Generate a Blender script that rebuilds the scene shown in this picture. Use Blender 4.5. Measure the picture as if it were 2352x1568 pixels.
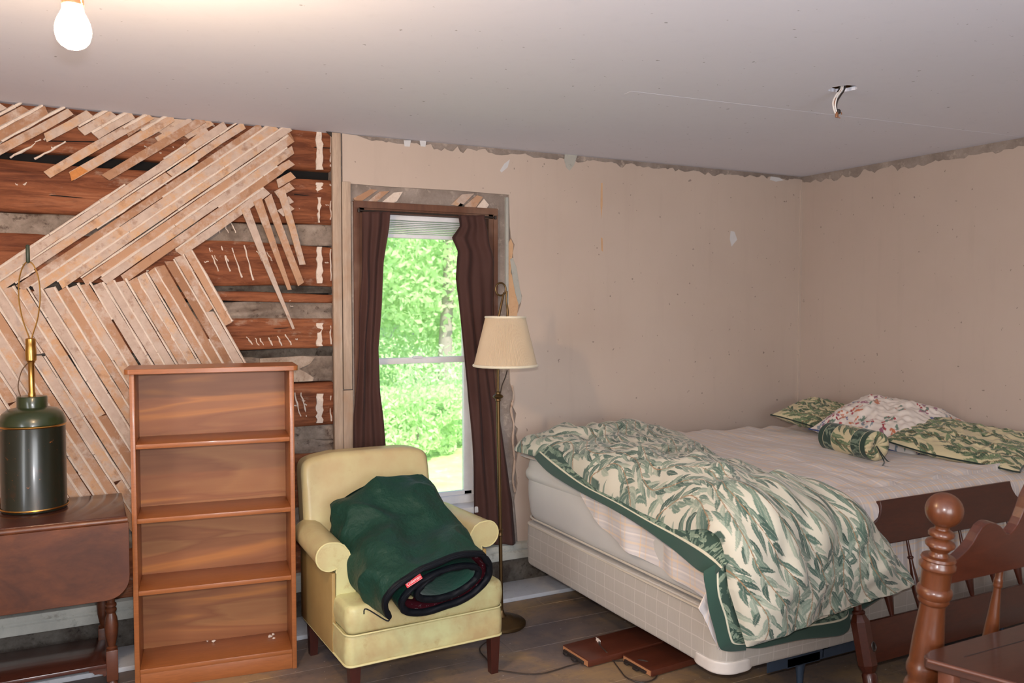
import bpy, bmesh, math, random
import numpy as np
from mathutils import Vector, Matrix, Euler
from mathutils.geometry import tessellate_polygon
random.seed(7); RNG = np.random.default_rng(11)
for o in list(bpy.data.objects): bpy.data.objects.remove(o)
SC = bpy.context.scene; COL = SC.collection
PI = math.pi

# ------------------------------------------------------------------ camera
F_PX, YAW, PITCH = 1930.0, math.radians(27.0), math.radians(2.507)
CAM = np.array([0.0, 0.0, 1.55])
cam_d = bpy.data.cameras.new('camera'); cam = bpy.data.objects.new('camera', cam_d); COL.objects.link(cam)
cam_d.sensor_fit = 'HORIZONTAL'; cam_d.sensor_width = 36.0; cam_d.lens = 36.0*F_PX/2352
cam_d.dof.use_dof = True; cam_d.dof.focus_distance = 3.3; cam_d.dof.aperture_fstop = 4.5
cam_d.clip_start = 0.02; cam_d.clip_end = 200
cam.location = CAM; cam.rotation_euler = (PI/2-PITCH, 0, -YAW)
SC.camera = cam
fwd = np.array([math.sin(YAW)*math.cos(PITCH), math.cos(YAW)*math.cos(PITCH), -math.sin(PITCH)])
rgt = np.array([math.cos(YAW), -math.sin(YAW), 0.0]); upv = np.cross(rgt, fwd)

def at(px, py, ax, v):                                   # photo pixel -> point on a plane of the room
    d = fwd+rgt*(px-1176)/F_PX-upv*(py-784)/F_PX
    i = 'xyz'.index(ax); return CAM+d*(v-CAM[i])/d[i]
def onp(px, py, p0, n):                                  # photo pixel -> point on a tilted plane
    d = fwd+rgt*(px-1176)/F_PX-upv*(py-784)/F_PX
    return CAM+d*(np.dot(np.array(p0)-CAM, n)/np.dot(d, n))

# ------------------------------------------------------------------ light, world, exposure
SC.view_settings.view_transform = 'Standard'; SC.view_settings.look = 'None'
SC.view_settings.gamma = 1.0; SC.view_settings.use_curve_mapping = False
SC.view_settings.exposure = -0.42
w = bpy.data.worlds.new('world'); SC.world = w; w.use_nodes = True
nt = w.node_tree; nt.nodes.clear()
wo = nt.nodes.new('ShaderNodeOutputWorld'); wb = nt.nodes.new('ShaderNodeBackground'); ws = nt.nodes.new('ShaderNodeTexSky')
ws.sky_type = 'NISHITA'; ws.sun_disc = False; ws.sun_elevation = math.radians(52); ws.sun_rotation = math.radians(200)
ws.air_density = 1.0; ws.dust_density = 2.5
wb.inputs['Strength'].default_value = 0.55
nt.links.new(ws.outputs[0], wb.inputs[0]); nt.links.new(wb.outputs[0], wo.inputs[0])

def lamp(name, kind, loc, rot, energy, color, **kw):
    d = bpy.data.lights.new(name, kind); d.energy = energy; d.color = color
    for k, v in kw.items(): setattr(d, k, v)
    o = bpy.data.objects.new(name, d); COL.objects.link(o); o.location = loc; o.rotation_euler = rot; return o
lamp('sun', 'SUN', (0, 0, 12), (math.radians(38), math.radians(12), 0), 11.0, (1, .95, .84), angle=.02)
# the camera's pop-up flash
lamp('camera_flash', 'AREA', tuple(CAM+upv*.085+fwd*.02), (PI/2-PITCH, 0, -YAW), 50, (.97, .95, .98), shape='RECTANGLE', size=.05, size_y=.03)
# added fill lamps, out of view, at invented openings in the unseen walls
lamp('added_fill_rear', 'AREA', (.6, -1.35, 1.35), (math.radians(110), 0, 0), 92, (.92, .95, 1.0), shape='RECTANGLE', size=1.5, size_y=1.3)
lamp('added_fill_left', 'AREA', (-1.75, 1.2, 1.3), (math.radians(106), 0, math.radians(-90)), 46, (.95, .97, 1.0), shape='RECTANGLE', size=.8, size_y=1.4)

# ------------------------------------------------------------------ mesh helpers
WM = {}
def tag(o, label=None, cat=None, group=None, kind=None):
    if label: o['label'] = label
    if cat: o['category'] = cat
    if group: o['group'] = group
    if kind: o['kind'] = kind
    return o
def thing(name, label, cat, loc=(0, 0, 0), rot=(0, 0, 0), group=None):
    o = bpy.data.objects.new(name, None); COL.objects.link(o); o.location = loc; o.rotation_euler = rot
    o.empty_display_size = .05
    WM[o.name] = np.array(Matrix.LocRotScale(Vector(loc), Euler(rot), None)); return tag(o, label, cat, group)
def mk(name, VF, mat, parent=None, smooth=True, local=False, col=None, uv=None, ang=40):
    V, Fc = VF[0], VF[1]; mi = VF[2] if len(VF) > 2 else None
    V = np.asarray(V, dtype=float)
    if parent is not None:
        M = WM[parent.name]
        if not local:
            Mi = np.linalg.inv(M); V = V@Mi[:3, :3].T+Mi[:3, 3]
    me = bpy.data.meshes.new(name)
    if isinstance(Fc, np.ndarray):
        n = len(Fc); k = Fc.shape[1]
        me.vertices.add(len(V)); me.vertices.foreach_set('co', V.astype(np.float32).ravel())
        me.loops.add(n*k); me.loops.foreach_set('vertex_index', Fc.astype(np.int32).ravel())
        me.polygons.add(n); me.polygons.foreach_set('loop_start', np.arange(0, n*k, k, dtype=np.int32))
        me.polygons.foreach_set('loop_total', np.full(n, k, dtype=np.int32)); me.update(calc_edges=True)
    else:
        me.from_pydata([tuple(v) for v in V], [], [tuple(int(i) for i in f) for f in Fc])
    for m in (mat if isinstance(mat, (list, tuple)) else [mat]): me.materials.append(m)
    if mi is not None: me.polygons.foreach_set('material_index', np.asarray(mi, dtype=np.int32))
    if col is not None:
        a = me.color_attributes.new('Col', 'FLOAT_COLOR', 'POINT')
        c = np.ones((len(V), 4), dtype=np.float32); c[:, :3] = col; a.data.foreach_set('color', c.ravel())
    if uv is not None:
        a = me.attributes.new('FUV', 'FLOAT_VECTOR', 'POINT')
        c = np.zeros((len(V), 3), dtype=np.float32); c[:, :2] = uv; a.data.foreach_set('vector', c.ravel())
    me.validate(); me.update()
    o = bpy.data.objects.new(name, me); COL.objects.link(o)
    if smooth:
        me.polygons.foreach_set('use_smooth', np.ones(len(me.polygons), dtype=bool))
        if ang < 180:
            try: me.set_sharp_from_angle(angle=math.radians(ang))
            except Exception: pass
    if parent is not None: o.parent = parent; WM[o.name] = WM[parent.name]
    else: WM[o.name] = np.eye(4)
    return o
def struct(name, VF, mat, parent=None, **k):
    o = mk(name, VF, mat, parent, **k)
    if parent is None: o['kind'] = 'structure'
    return o
def join(parts):
    V = []; Fc = []; n = 0
    for p in parts:
        V += [tuple(v) for v in p[0]]; Fc += [tuple(int(i)+n for i in f) for f in p[1]]; n = len(V)
    return V, Fc
def xf(VF, M):
    V = np.asarray(VF[0], float); M = np.array(M); return (V@M[:3, :3].T+M[:3, 3], VF[1])
def move(VF, d): return (np.asarray(VF[0], float)+np.array(d), VF[1])
def bx(x0, x1, y0, y1, z0, z1, b=0.0, seg=2):
    if b <= 0:
        V = [(x, y, z) for z in (z0, z1) for y in (y0, y1) for x in (x0, x1)]
        return V, [(0, 2, 3, 1), (4, 5, 7, 6), (0, 1, 5, 4), (1, 3, 7, 5), (3, 2, 6, 7), (2, 0, 4, 6)]
    bm = bmesh.new(); bmesh.ops.create_cube(bm, size=1)
    for v in bm.verts: v.co = Vector(((x0+x1)/2+v.co.x*(x1-x0), (y0+y1)/2+v.co.y*(y1-y0), (z0+z1)/2+v.co.z*(z1-z0)))
    bmesh.ops.bevel(bm, geom=bm.edges[:], offset=min(b, .49*min(x1-x0, y1-y0, z1-z0)), segments=seg, affect='EDGES', profile=.5)
    return bmout(bm)
def bmout(bm):
    bm.verts.index_update(); V = [tuple(v.co) for v in bm.verts]; Fc = [tuple(v.index for v in f.verts) for f in bm.faces]; bm.free(); return V, Fc
def lathe(prof, seg=32, c=(0, 0, 0), ridge=0, nr=0, cap=True):
    V = []; Fc = []
    for r, z in prof:
        for i in range(seg):
            a = 2*PI*i/seg; rr = r*(1+ridge*math.cos(nr*a)) if ridge else r
            V.append((c[0]+rr*math.cos(a), c[1]+rr*math.sin(a), c[2]+z))
    for j in range(len(prof)-1):
        for i in range(seg):
            k = (i+1) % seg; Fc.append((j*seg+i, j*seg+k, (j+1)*seg+k, (j+1)*seg+i))
    if cap:
        if prof[0][0] > 1e-4: Fc.append(tuple(reversed(range(seg))))
        if prof[-1][0] > 1e-4: Fc.append(tuple(range((len(prof)-1)*seg, len(prof)*seg)))
    return V, Fc
def tube(P, r, seg=8, closed=False):
    P = [Vector(tuple(p)) for p in P]; n = len(P); V = []; Fc = []
    R = r if isinstance(r, (list, tuple, np.ndarray)) else [r]*n
    T = []
    for i in range(n):
        a = P[(i-1) % n] if (closed or i > 0) else P[i]; b = P[(i+1) % n] if (closed or i < n-1) else P[i]
        T.append((b-a).normalized())
    ref = Vector((0, 0, 1)) if abs(T[0].z) < .9 else Vector((1, 0, 0))
    nrm = (ref-T[0]*ref.dot(T[0])).normalized()
    for i in range(n):
        nrm = (nrm-T[i]*nrm.dot(T[i])); nrm = nrm.normalized() if nrm.length > 1e-6 else Vector((1, 0, 0))
        bn = T[i].cross(nrm)
        for k in range(seg):
            a = 2*PI*k/seg; V.append(tuple(P[i]+(nrm*math.cos(a)+bn*math.sin(a))*R[i]))
    for i in range(n if closed else n-1):
        j = (i+1) % n
        for k in range(seg):
            l = (k+1) % seg; Fc.append((i*seg+k, i*seg+l, j*seg+l, j*seg+k))
    if not closed: Fc.append(tuple(reversed(range(seg)))); Fc.append(tuple(range((n-1)*seg, n*seg)))
    return V, Fc
def smoothpath(P, n=8, closed=False):                    # Catmull-Rom
    P = [np.array(p, float) for p in P]; out = []; m = len(P)
    for i in range(m if closed else m-1):
        p0 = P[(i-1) % m] if (closed or i > 0) else P[0]; p1 = P[i]; p2 = P[(i+1) % m]; p3 = P[(i+2) % m] if (closed or i < m-2) else P[-1]
        for k in range(n):
            t = k/n; out.append(.5*((2*p1)+(-p0+p2)*t+(2*p0-5*p1+4*p2-p3)*t*t+(-p0+3*p1-3*p2+p3)*t**3))
    if not closed: out.append(P[-1])
    return out
def prism(poly, lo, hi, plane='xz'):
    n = len(poly)
    def p(a, b, d): return (a, d, b) if plane == 'xz' else ((a, b, d) if plane == 'xy' else (d, a, b))
    V = [p(a, b, lo) for a, b in poly]+[p(a, b, hi) for a, b in poly]
    tri_ = tessellate_polygon([[Vector((a, b, 0)) for a, b in poly]]); Fc = [tuple(t) for t in tri_]+[tuple(n+i for i in reversed(t)) for t in tri_]
    for i in range(n): Fc.append((i, n+i, n+(i+1) % n, (i+1) % n))
    bm = bmesh.new(); vs = [bm.verts.new(v) for v in V]
    for f in Fc:
        try: bm.faces.new([vs[i] for i in f])
        except ValueError: pass
    bmesh.ops.recalc_face_normals(bm, faces=bm.faces[:])
    return bmout(bm)
def grid(nu, nv, fn, wrapu=False):
    U, Vv = np.meshgrid(np.linspace(0, 1, nu), np.linspace(0, 1, nv)); X, Y, Z = fn(U, Vv)
    V = np.stack([np.broadcast_to(X, U.shape), np.broadcast_to(Y, U.shape), np.broadcast_to(Z, U.shape)], -1).reshape(-1, 3)
    i = np.arange((nv-1)*nu).reshape(nv-1, nu)[:, :-1].ravel()
    return V, np.stack([i, i+1, i+nu+1, i+nu], -1), U.ravel(), Vv.ravel()
class Noise:
    def __init__(s, seed, n=40, lo=1., hi=6., dim=2):
        r = np.random.default_rng(seed); s.k = r.normal(size=(n, dim)); s.k /= np.linalg.norm(s.k, axis=1)[:, None]
        s.k *= r.uniform(lo, hi, size=(n, 1)); s.p = r.uniform(0, 2*PI, n); s.a = 1/np.sqrt(n/2)
    def __call__(s, *c):
        o = 0
        for k, p in zip(s.k, s.p): o = o+np.cos(sum(ki*ci for ki, ci in zip(k, c))+p)
        return o*s.a

# ------------------------------------------------------------------ materials
def S(r, g, b):
    f = lambda c: (c/255/12.92 if c/255 <= .04045 else ((c/255+.055)/1.055)**2.4)
    return (f(r), f(g), f(b))
class NT:
    def __init__(s, name):
        s.m = bpy.data.materials.new(name); s.m.use_nodes = True; s.t = s.m.node_tree; s.b = s.t.nodes['Principled BSDF']
        s.tc = s.t.nodes.new('ShaderNodeTexCoord')
    def n(s, ty, **kw):
        n = s.t.nodes.new(ty)
        for k, v in kw.items(): setattr(n, k, v)
        return n
    def l(s, a, b): s.t.links.new(a, b)
    def coord(s, scale=(1, 1, 1), rot=(0, 0, 0), src='Object'):
        m = s.n('ShaderNodeMapping'); m.inputs['Scale'].default_value = scale; m.inputs['Rotation'].default_value = rot
        s.l(s.tc.outputs[src], m.inputs[0]); return m.outputs[0]
    def noise(s, vec, scale, detail=4, rough=.6, dist=0):
        n = s.n('ShaderNodeTexNoise'); n.inputs['Scale'].default_value = scale; n.inputs['Detail'].default_value = detail
        n.inputs['Roughness'].default_value = rough; n.inputs['Distortion'].default_value = dist; s.l(vec, n.inputs['Vector']); return n.outputs[0]
    def ramp(s, fac, stops):
        r = s.n('ShaderNodeValToRGB'); e = r.color_ramp.elements
        while len(e) < len(stops): e.new(.5)
        for i, (p, c) in enumerate(stops): e[i].position = p; e[i].color = (*c, 1) if len(c) == 3 else c
        s.l(fac, r.inputs[0]); return r.outputs[0]
    def mix(s, fac, a, b, mode='MIX'):
        m = s.n('ShaderNodeMix', data_type='RGBA', blend_type=mode)
        for sock, v in ((m.inputs[0], fac), (m.inputs[6], a), (m.inputs[7], b)):
            if hasattr(v, 'is_output'): s.l(v, sock)
            elif isinstance(v, tuple): sock.default_value = (*v, 1)
            else: sock.default_value = v
        return m.outputs[2]
    def math(s, op, a, b=0., c=0.):
        m = s.n('ShaderNodeMath', operation=op)
        for i, v in enumerate((a, b, c)):
            if hasattr(v, 'is_output'): s.l(v, m.inputs[i])
            else: m.inputs[i].default_value = v
        return m.outputs[0]
    def bump(s, h, strength=.3, dist=.005):
        b = s.n('ShaderNodeBump'); b.inputs['Strength'].default_value = strength; b.inputs['Distance'].default_value = dist
        s.l(h, b.inputs['Height']); s.l(b.outputs[0], s.b.inputs['Normal'])
    def set(s, col=None, rough=.6, metal=0, spec=.5, coat=0, sheen=0):
        if col is not None:
            if hasattr(col, 'is_output'): s.l(col, s.b.inputs['Base Color'])
            else: s.b.inputs['Base Color'].default_value = (*col, 1)
        s.b.inputs['Roughness'].default_value = rough; s.b.inputs['Metallic'].default_value = metal
        s.b.inputs['Specular IOR Level'].default_value = spec; s.b.inputs['Coat Weight'].default_value = coat
        s.b.inputs['Coat Roughness'].default_value = .12; s.b.inputs['Sheen Weight'].default_value = sheen; return s.m
def simple(name, c, rough=.6, **k):
    n = NT(name); v = n.noise(n.coord(), 12, 3); dark = tuple(x*.82 for x in c)
    return n.set(n.mix(v, dark, tuple(min(1, x*1.12) for x in c)), rough, **k)
def wood(name, c1, c2, stretch=(1.5, 14, 14), rough=.45, coat=0, scale=2.2, rot=(0, 0, 0), spec=.5, bump=.08, c3=None):
    n = NT(name); v = n.coord(stretch, rot); a = n.noise(v, scale, 8, .65, .6); b = n.noise(v, scale*7, 4, .6)
    col = n.mix(n.ramp(a, [(.32, (0, 0, 0)), (.68, (1, 1, 1))]), c1, c2)
    col = n.mix(n.math('MULTIPLY', n.ramp(b, [(.35, (0, 0, 0)), (.75, (1, 1, 1))]), .45), col, tuple(x*.55 for x in c1))
    if c3:
        d = n.noise(n.coord(), 3.5, 3); col = n.mix(n.ramp(d, [(.5, (0, 0, 0)), (.72, (.8, .8, .8))]), col, c3)
    if bump: n.bump(b, bump, .003)
    return n.set(col, rough, coat=coat, spec=spec)

def m_paint(name, c, stain, rough=.75, amount=.35, weave=True, spec=.25):
    n = NT(name); v = n.coord(); a = n.noise(v, 1.3, 5, .6); b = n.noise(n.coord((1, 1, .12)), 14, 4)
    col = n.mix(n.math('MULTIPLY', n.ramp(a, [(.4, (0, 0, 0)), (.75, (1, 1, 1))]), amount), c, stain)
    col = n.mix(n.math('MULTIPLY', n.ramp(b, [(.55, (0, 0, 0)), (.85, (1, 1, 1))]), amount*.5), col, tuple(x*.8 for x in stain))
    sp = n.noise(v, 38, 2, .5); col = n.mix(n.ramp(sp, [(.735, (0, 0, 0)), (.76, (.75, .75, .75))]), col, tuple(x*.45 for x in stain))
    if weave:
        wv = n.noise(n.coord((260, 260, 30)), 1, 2); n.bump(wv, .12, .001)
    return n.set(col, rough, spec=spec)
M = {}
M['wallpaper'] = m_paint('wallpaper', S(194, 178, 166), S(172, 155, 143))
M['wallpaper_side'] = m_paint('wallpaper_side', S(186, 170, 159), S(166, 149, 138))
M['ceiling'] = m_paint('ceiling_paint', S(224, 226, 238), S(215, 217, 230), .85, .3, False, .15)
M['plain_wall'] = m_paint('plain_wall', S(205, 190, 170), S(190, 170, 150))
def m_plaster(name, c1, c2, c3, sc=6):
    n = NT(name); v = n.coord(); a = n.noise(v, sc, 7, .7); b = n.noise(v, sc*3.3, 5, .7)
    col = n.mix(n.ramp(a, [(.38, (0, 0, 0)), (.66, (1, 1, 1))]), c1, c2); col = n.mix(n.ramp(b, [(.56, (0, 0, 0)), (.7, (1, 1, 1))]), col, c3)
    n.bump(b, .5, .006); return n.set(col, .9, spec=.2)
M['grey_plaster'] = m_plaster('grey_plaster', S(128, 116, 108), S(158, 146, 138), S(180, 166, 154))
M['rough_plaster'] = m_plaster('rough_plaster', S(150, 132, 118), S(184, 168, 154), S(120, 98, 80), 14)
M['lime'] = m_plaster('lime_plaster', S(214, 196, 182), S(226, 212, 200), S(196, 172, 154), 20)
M['lime_dull'] = m_plaster('dull_lime_plaster', S(184, 160, 144), S(200, 178, 160), S(150, 118, 98), 12)
M['tan_plaster'] = m_plaster('tan_plaster', S(196, 158, 122), S(206, 170, 136), S(186, 146, 110), 5)
M['blue_plaster'] = m_plaster('blue_grey_plaster', S(165, 166, 160), S(178, 176, 168), S(150, 150, 146), 8)
M['chink'] = m_plaster('chinking', S(112, 98, 88), S(160, 146, 134), S(74, 58, 50), 7)
M['void'] = simple('dark_void', (.006, .005, .005), .95)
def m_log():
    n = NT('hewn_log'); v = n.coord((.7, 8, 9)); a = n.noise(v, 2.0, 8, .68, .8); b = n.noise(v, 9, 5, .7)
    oi = n.n('ShaderNodeObjectInfo')
    col = n.ramp(a, [(.25, S(58, 32, 22)), (.42, S(108, 60, 37)), (.58, S(142, 86, 56)), (.8, S(170, 120, 90))])
    col = n.mix(n.math('MULTIPLY', n.ramp(b, [(.5, (0, 0, 0)), (.7, (1, 1, 1))]), .55), col, S(72, 34, 22))
    e = n.noise(n.coord((1, 3, 2.2)), 3.2, 6, .75); col = n.mix(n.math('MULTIPLY', n.ramp(e, [(.58, (0, 0, 0)), (.70, (1, 1, 1))]), .75), col, S(170, 146, 128))
    n.bump(b, .5, .008); return n.set(col, .72, spec=.25)
M['log'] = m_log()
def m_lath():
    n = NT('lath_wood'); oi = n.n('ShaderNodeObjectInfo'); tc = n.tc.outputs['Object']
    mp = n.n('ShaderNodeMapping'); n.l(tc, mp.inputs[0]); cx = n.n('ShaderNodeCombineXYZ'); r9 = n.math('MULTIPLY', oi.outputs['Random'], 40)
    n.l(r9, cx.inputs[0]); n.l(r9, cx.inputs[2]); n.l(cx.outputs[0], mp.inputs['Location'])
    v = mp.outputs[0]; a = n.noise(v, 9, 6, .75); b = n.noise(v, 30, 4, .6)
    tan = n.ramp(oi.outputs['Random'], [(0, S(172, 132, 98)), (.3, S(202, 162, 124)), (.7, S(184, 146, 118)), (1, S(150, 110, 84))])
    pl = n.mix(b, S(208, 190, 178), S(164, 142, 128))
    k = n.math('ADD', a, n.math('MULTIPLY', n.math('SUBTRACT', oi.outputs['Random'], .5), -.22))
    col = n.mix(n.ramp(k, [(.40, (0, 0, 0)), (.56, (1, 1, 1))]), tan, pl)
    s2 = n.noise(v, 16, 5, .7); col = n.mix(n.ramp(s2, [(.56, (0, 0, 0)), (.70, (.7, .7, .7))]), col, S(140, 104, 82))
    n.bump(a, .5, .004); return n.set(col, .85, spec=.2)
M['lath'] = m_lath()
M['bare_lath'] = wood('bare_lath', S(206, 142, 84), S(190, 118, 62), (8, 8, 8), .8, spec=.2)
M['old_board'] = wood('old_board', S(196, 176, 158), S(170, 148, 130), (14, 14, 1.2), .85, spec=.2, c3=S(168, 126, 92))
M['casing'] = wood('brown_casing', S(112, 74, 54), S(86, 52, 38), (14, 14, 1.5), .7, c3=S(140, 110, 92))
def m_floor():
    n = NT('worn_floor'); v = n.coord((1, 1, 1)); oi = n.n('ShaderNodeObjectInfo')
    a = n.noise(v, 1.6, 6, .65, .5); b = n.noise(n.coord((2, 16, 2)), 2.4, 6, .7); c = n.noise(v, 9, 6, .75)
    col = n.ramp(a, [(.38, S(96, 88, 88)), (.5, S(122, 106, 96)), (.62, S(156, 128, 94))])
    col = n.mix(n.math('MULTIPLY', n.ramp(b, [(.4, (0, 0, 0)), (.7, (1, 1, 1))]), .15), col, S(84, 74, 70))
    col = n.mix(n.math('MULTIPLY', n.ramp(c, [(.54, (0, 0, 0)), (.70, (1, 1, 1))]), .6), col, S(78, 66, 62))
    col = n.mix(n.ramp(n.noise(v, 46, 3, .5), [(.70, (0, 0, 0)), (.73, (.6, .6, .6))]), col, S(190, 180, 170))
    n.bump(c, .25, .003); return n.set(col, .55, spec=.35)
M['floor'] = m_floor()
M['white'] = simple('white_paint', S(208, 208, 210), .5)
M['white_dirty'] = m_plaster('dirty_white_paint', S(196, 198, 202), S(184, 186, 192), S(170, 172, 176), 5)
M['base_grey'] = m_plaster('baseboard_paint', S(186, 186, 178), S(168, 170, 164), S(150, 150, 142), 6)
M['base_dark'] = m_plaster('damaged_wall_foot', S(60, 52, 46), S(96, 92, 86), S(40, 34, 30), 9)
M['vinyl_white'] = simple('white_vinyl', S(226, 226, 228), .35)
M['blind'] = simple('blind_white', S(232, 233, 238), .5)
def glass():
    m = bpy.data.materials.new('window_glass'); m.use_nodes = True; t = m.node_tree; t.nodes.clear()
    o = t.nodes.new('ShaderNodeOutputMaterial'); mx = t.nodes.new('ShaderNodeMixShader'); a = t.nodes.new('ShaderNodeBsdfTransparent'); b = t.nodes.new('ShaderNodeBsdfGlossy')
    d = t.nodes.new('ShaderNodeBsdfDiffuse'); m2 = t.nodes.new('ShaderNodeMixShader')
    a.inputs[0].default_value = (.97, .98, .98, 1); b.inputs['Roughness'].default_value = .03; mx.inputs[0].default_value = .05; m2.inputs[0].default_value = .04
    t.links.new(a.outputs[0], mx.inputs[1]); t.links.new(b.outputs[0], mx.inputs[2]); t.links.new(mx.outputs[0], m2.inputs[1]); t.links.new(d.outputs[0], m2.inputs[2]); t.links.new(m2.outputs[0], o.inputs[0]); return m
M['glass'] = glass()
M['brass'] = simple('brass', S(196, 152, 84), .28, metal=1)
M['old_brass'] = simple('antique_brass', S(104, 82, 54), .42, metal=.9)
M['iron'] = simple('dark_iron', S(66, 58, 54), .5, metal=.6)
M['black'] = simple('black_rubber', S(24, 23, 24), .6)
def fabric(name, c, c2=None, rough=.85, sheen=.3, bump=.15, sc=220):
    n = NT(name); a = n.noise(n.coord(), 5, 4); col = n.mix(a, c, c2 or tuple(x*.8 for x in c)); n.bump(n.noise(n.coord(), sc, 2), bump, .001)
    return n.set(col, rough, sheen=sheen, spec=.2)
M['curtain'] = fabric('brown_curtain', S(80, 53, 48), S(64, 42, 38), .75, .04)
def attr_mat(name, rough=.8, sheen=.2, quilt=0):
    n = NT(name); a = n.n('ShaderNodeAttribute', attribute_name='Col'); h = n.noise(n.coord(), 240, 2); n.bump(h, .1, .001)
    return n.set(a.outputs['Color'], rough, sheen=sheen, spec=.2)
M['print'] = attr_mat('leaf_print_cotton'); M['print_floral'] = attr_mat('floral_print_cotton')
# ------------------------------------------------------------------ the room shell
YW, XW, ZC, XL, YF = 4.09, 4.225, 2.39, -1.9, -1.5       # back wall, right wall, ceiling, unseen left and front walls
LE = 3.85                                                # front of the white ledge along the back wall

# floor: sub-floor slab and boards
fl = struct('floor', bx(XL, XW, YF, YW+.1, -.12, -.012), M['void'])
y = YF; k = 0
while y < YW:
    wd = .228
    cuts = [XL]+sorted(random.uniform(XL+.8, XW-.6) for _ in range(2))+[XW]
    for a, b in zip(cuts[:-1], cuts[1:]):
        if b-a > .1: mk('floor_board', bx(a+.001, b-.001, y+.001, min(y+wd-.0012, YW), -.012, random.uniform(-.0016, 0), .0012, 1), M['floor'], fl)
    y += wd
# ceiling with a round hole for the wires
hc = at(1936, 204, 'z', ZC)
def ringpoly(n, r, jit): return [(hc[0]+(r+random.uniform(-jit, jit))*math.cos(2*PI*i/n), hc[1]+(r+random.uniform(-jit, jit))*math.sin(2*PI*i/n)) for i in range(n)]
from mathutils.geometry import tessellate_polygon
outer = [(XL, YF), (XW+.02, YF), (XW+.02, YW+.14), (XL, YW+.14)]; inner = ringpoly(26, .052, .004)
allp = outer+inner
tri = tessellate_polygon([[Vector((a, b, 0)) for a, b in outer], [Vector((a, b, 0)) for a, b in inner]])
V = [(a, b, ZC) for a, b in allp]+[(a, b, ZC+.014) for a, b in allp]; n_ = len(allp)
Fc = [tuple(t) for t in tri]+[tuple(i+n_ for i in reversed(t)) for t in tri]
for i in range(len(inner)): j = (i+1) % len(inner); Fc.append((4+i, 4+j, n_+4+j, n_+4+i))
ce = struct('ceiling', (V, Fc), M['ceiling'], smooth=False)
mk('roof_void', bx(XL, XW, YF, YW+.14, ZC+.16, ZC+.2), M['void'], ce)
mk('joist', bx(hc[0]+.30, hc[0]+.34, YF, YW, ZC+.016, ZC+.15), M['bare_lath'], ce)
# the faint taped seam of the drywall
s0, s1 = at(1440, 213, 'z', ZC), at(2330, 318, 'z', ZC); dd = (s1-s0)/np.linalg.norm(s1-s0); nn_ = np.array([-dd[1], dd[0], 0])
q = [s0+nn_*.02, s1+nn_*.045, s1-nn_*.045, s0-nn_*.03]
mk('drywall_seam', prism([(p[0], p[1]) for p in q], ZC-.0007, ZC-.0002, 'xy'), M['ceiling'], ce)

# right wall: plaster with a wallpaper sheet whose top edge is torn
def torn(a, b, za, zb, step, lo, hi, rs):
    r = random.Random(rs); out = []; n = int(abs(b-a)/step); d = 0
    for i in range(n+1):
        t = i/n; d = .6*d+.4*r.uniform(lo, hi) if r.random() > .25 else r.uniform(lo, hi)
        out.append((a+(b-a)*t+r.uniform(-.3, .3)*step, za+(zb-za)*t-d))
    return out
wr = struct('wall_right', bx(XW+.006, XW+.12, YF, YW+.1, 0, ZC+.01), M['grey_plaster'])
pr = [(YF, 0), (YW, 0)]+torn(YW, YF, ZC-.015, ZC-.02, .022, .004, .05, 5)
mk('wallpaper_sheet', prism(pr, XW-.0005, XW+.006, 'yz'), M['wallpaper_side'], wr, smooth=False)
# unseen walls close the room behind the camera, each with an opening added for a fill lamp
fw = bx
struct('wall_front', join([bx(XL, -.2, YF-.1, YF, 0, ZC), bx(1.4, XW, YF-.1, YF, 0, ZC), bx(-.2, 1.4, YF-.1, YF, 0, .65), bx(-.2, 1.4, YF-.1, YF, 2.05, ZC)]), M['plain_wall'], smooth=False)
struct('wall_left', join([bx(XL-.1, XL, YF, .8, 0, ZC), bx(XL-.1, XL, 1.6, YW+.1, 0, ZC), bx(XL-.1, XL, .8, 1.6, 0, .55), bx(XL-.1, XL, .8, 1.6, 2.05, ZC)]), M['plain_wall'], smooth=False)

# back wall: core around the window opening
OX0, OX1, OZ0, OZ1 = 1.225, 1.972, .465, 2.035           # window opening
wk = struct('wall_back', join([bx(XL, 1.14, YW+.13, YW+.2, 0, ZC+.02), bx(1.10, OX0, YW+.012, YW+.2, 0, ZC+.02), bx(OX1, XW+.1, YW+.012, YW+.2, 0, ZC+.02),
                              bx(OX0, OX1, YW+.012, YW+.2, 0, OZ0), bx(OX0, OX1, YW+.012, YW+.2, OZ1, ZC+.02)]), M['grey_plaster'], smooth=False)
mk('gap_shade_panel', bx(XL, 1.10, YW+.105, YW+.125, 0, ZC), M['void'], wk)  # black sheet behind the logs; shade in the gaps put in as colour
# wallpaper on the back wall: inverted L with torn edges
def wpt(px, py): p = at(px, py, 'y', YW); return (p[0], p[2])
left_edge = [wpt(*p) for p in [(1190, 1260), (1186, 1200), (1181, 1150), (1189, 1110), (1183, 1070), (1194, 1030), (1186, 1000), (1190, 985), (1181, 975), (1186, 950), (1176, 930), (1179, 900), (1172, 880), (1170, 830),
                              (1188, 740), (1188, 722), (1196, 700), (1199, 680), (1194, 662), (1191, 640), (1186, 612), (1180, 598), (1178, 580), (1182, 562), (1174, 546), (1171, 520), (1169, 447)]]
x3 = left_edge[-1][0]; zt = left_edge[-1][1]
notch = [(x3-.14, zt+.001), (x3-.3, zt+.004), (x3-.5, zt+.002), (x3-.7, zt), (1.148, zt+.003)]
pp = [(XW, .2), (XW, ZC-.02)]+torn(XW-.01, 2.0, ZC-.014, ZC-.01, .02, .002, .035, 9)+torn(1.98, 1.30, ZC-.01, ZC-.004, .018, .002, .038, 21)+[(1.22, ZC-.003), (1.148, ZC)]+list(reversed(notch))+list(reversed(left_edge))
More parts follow.
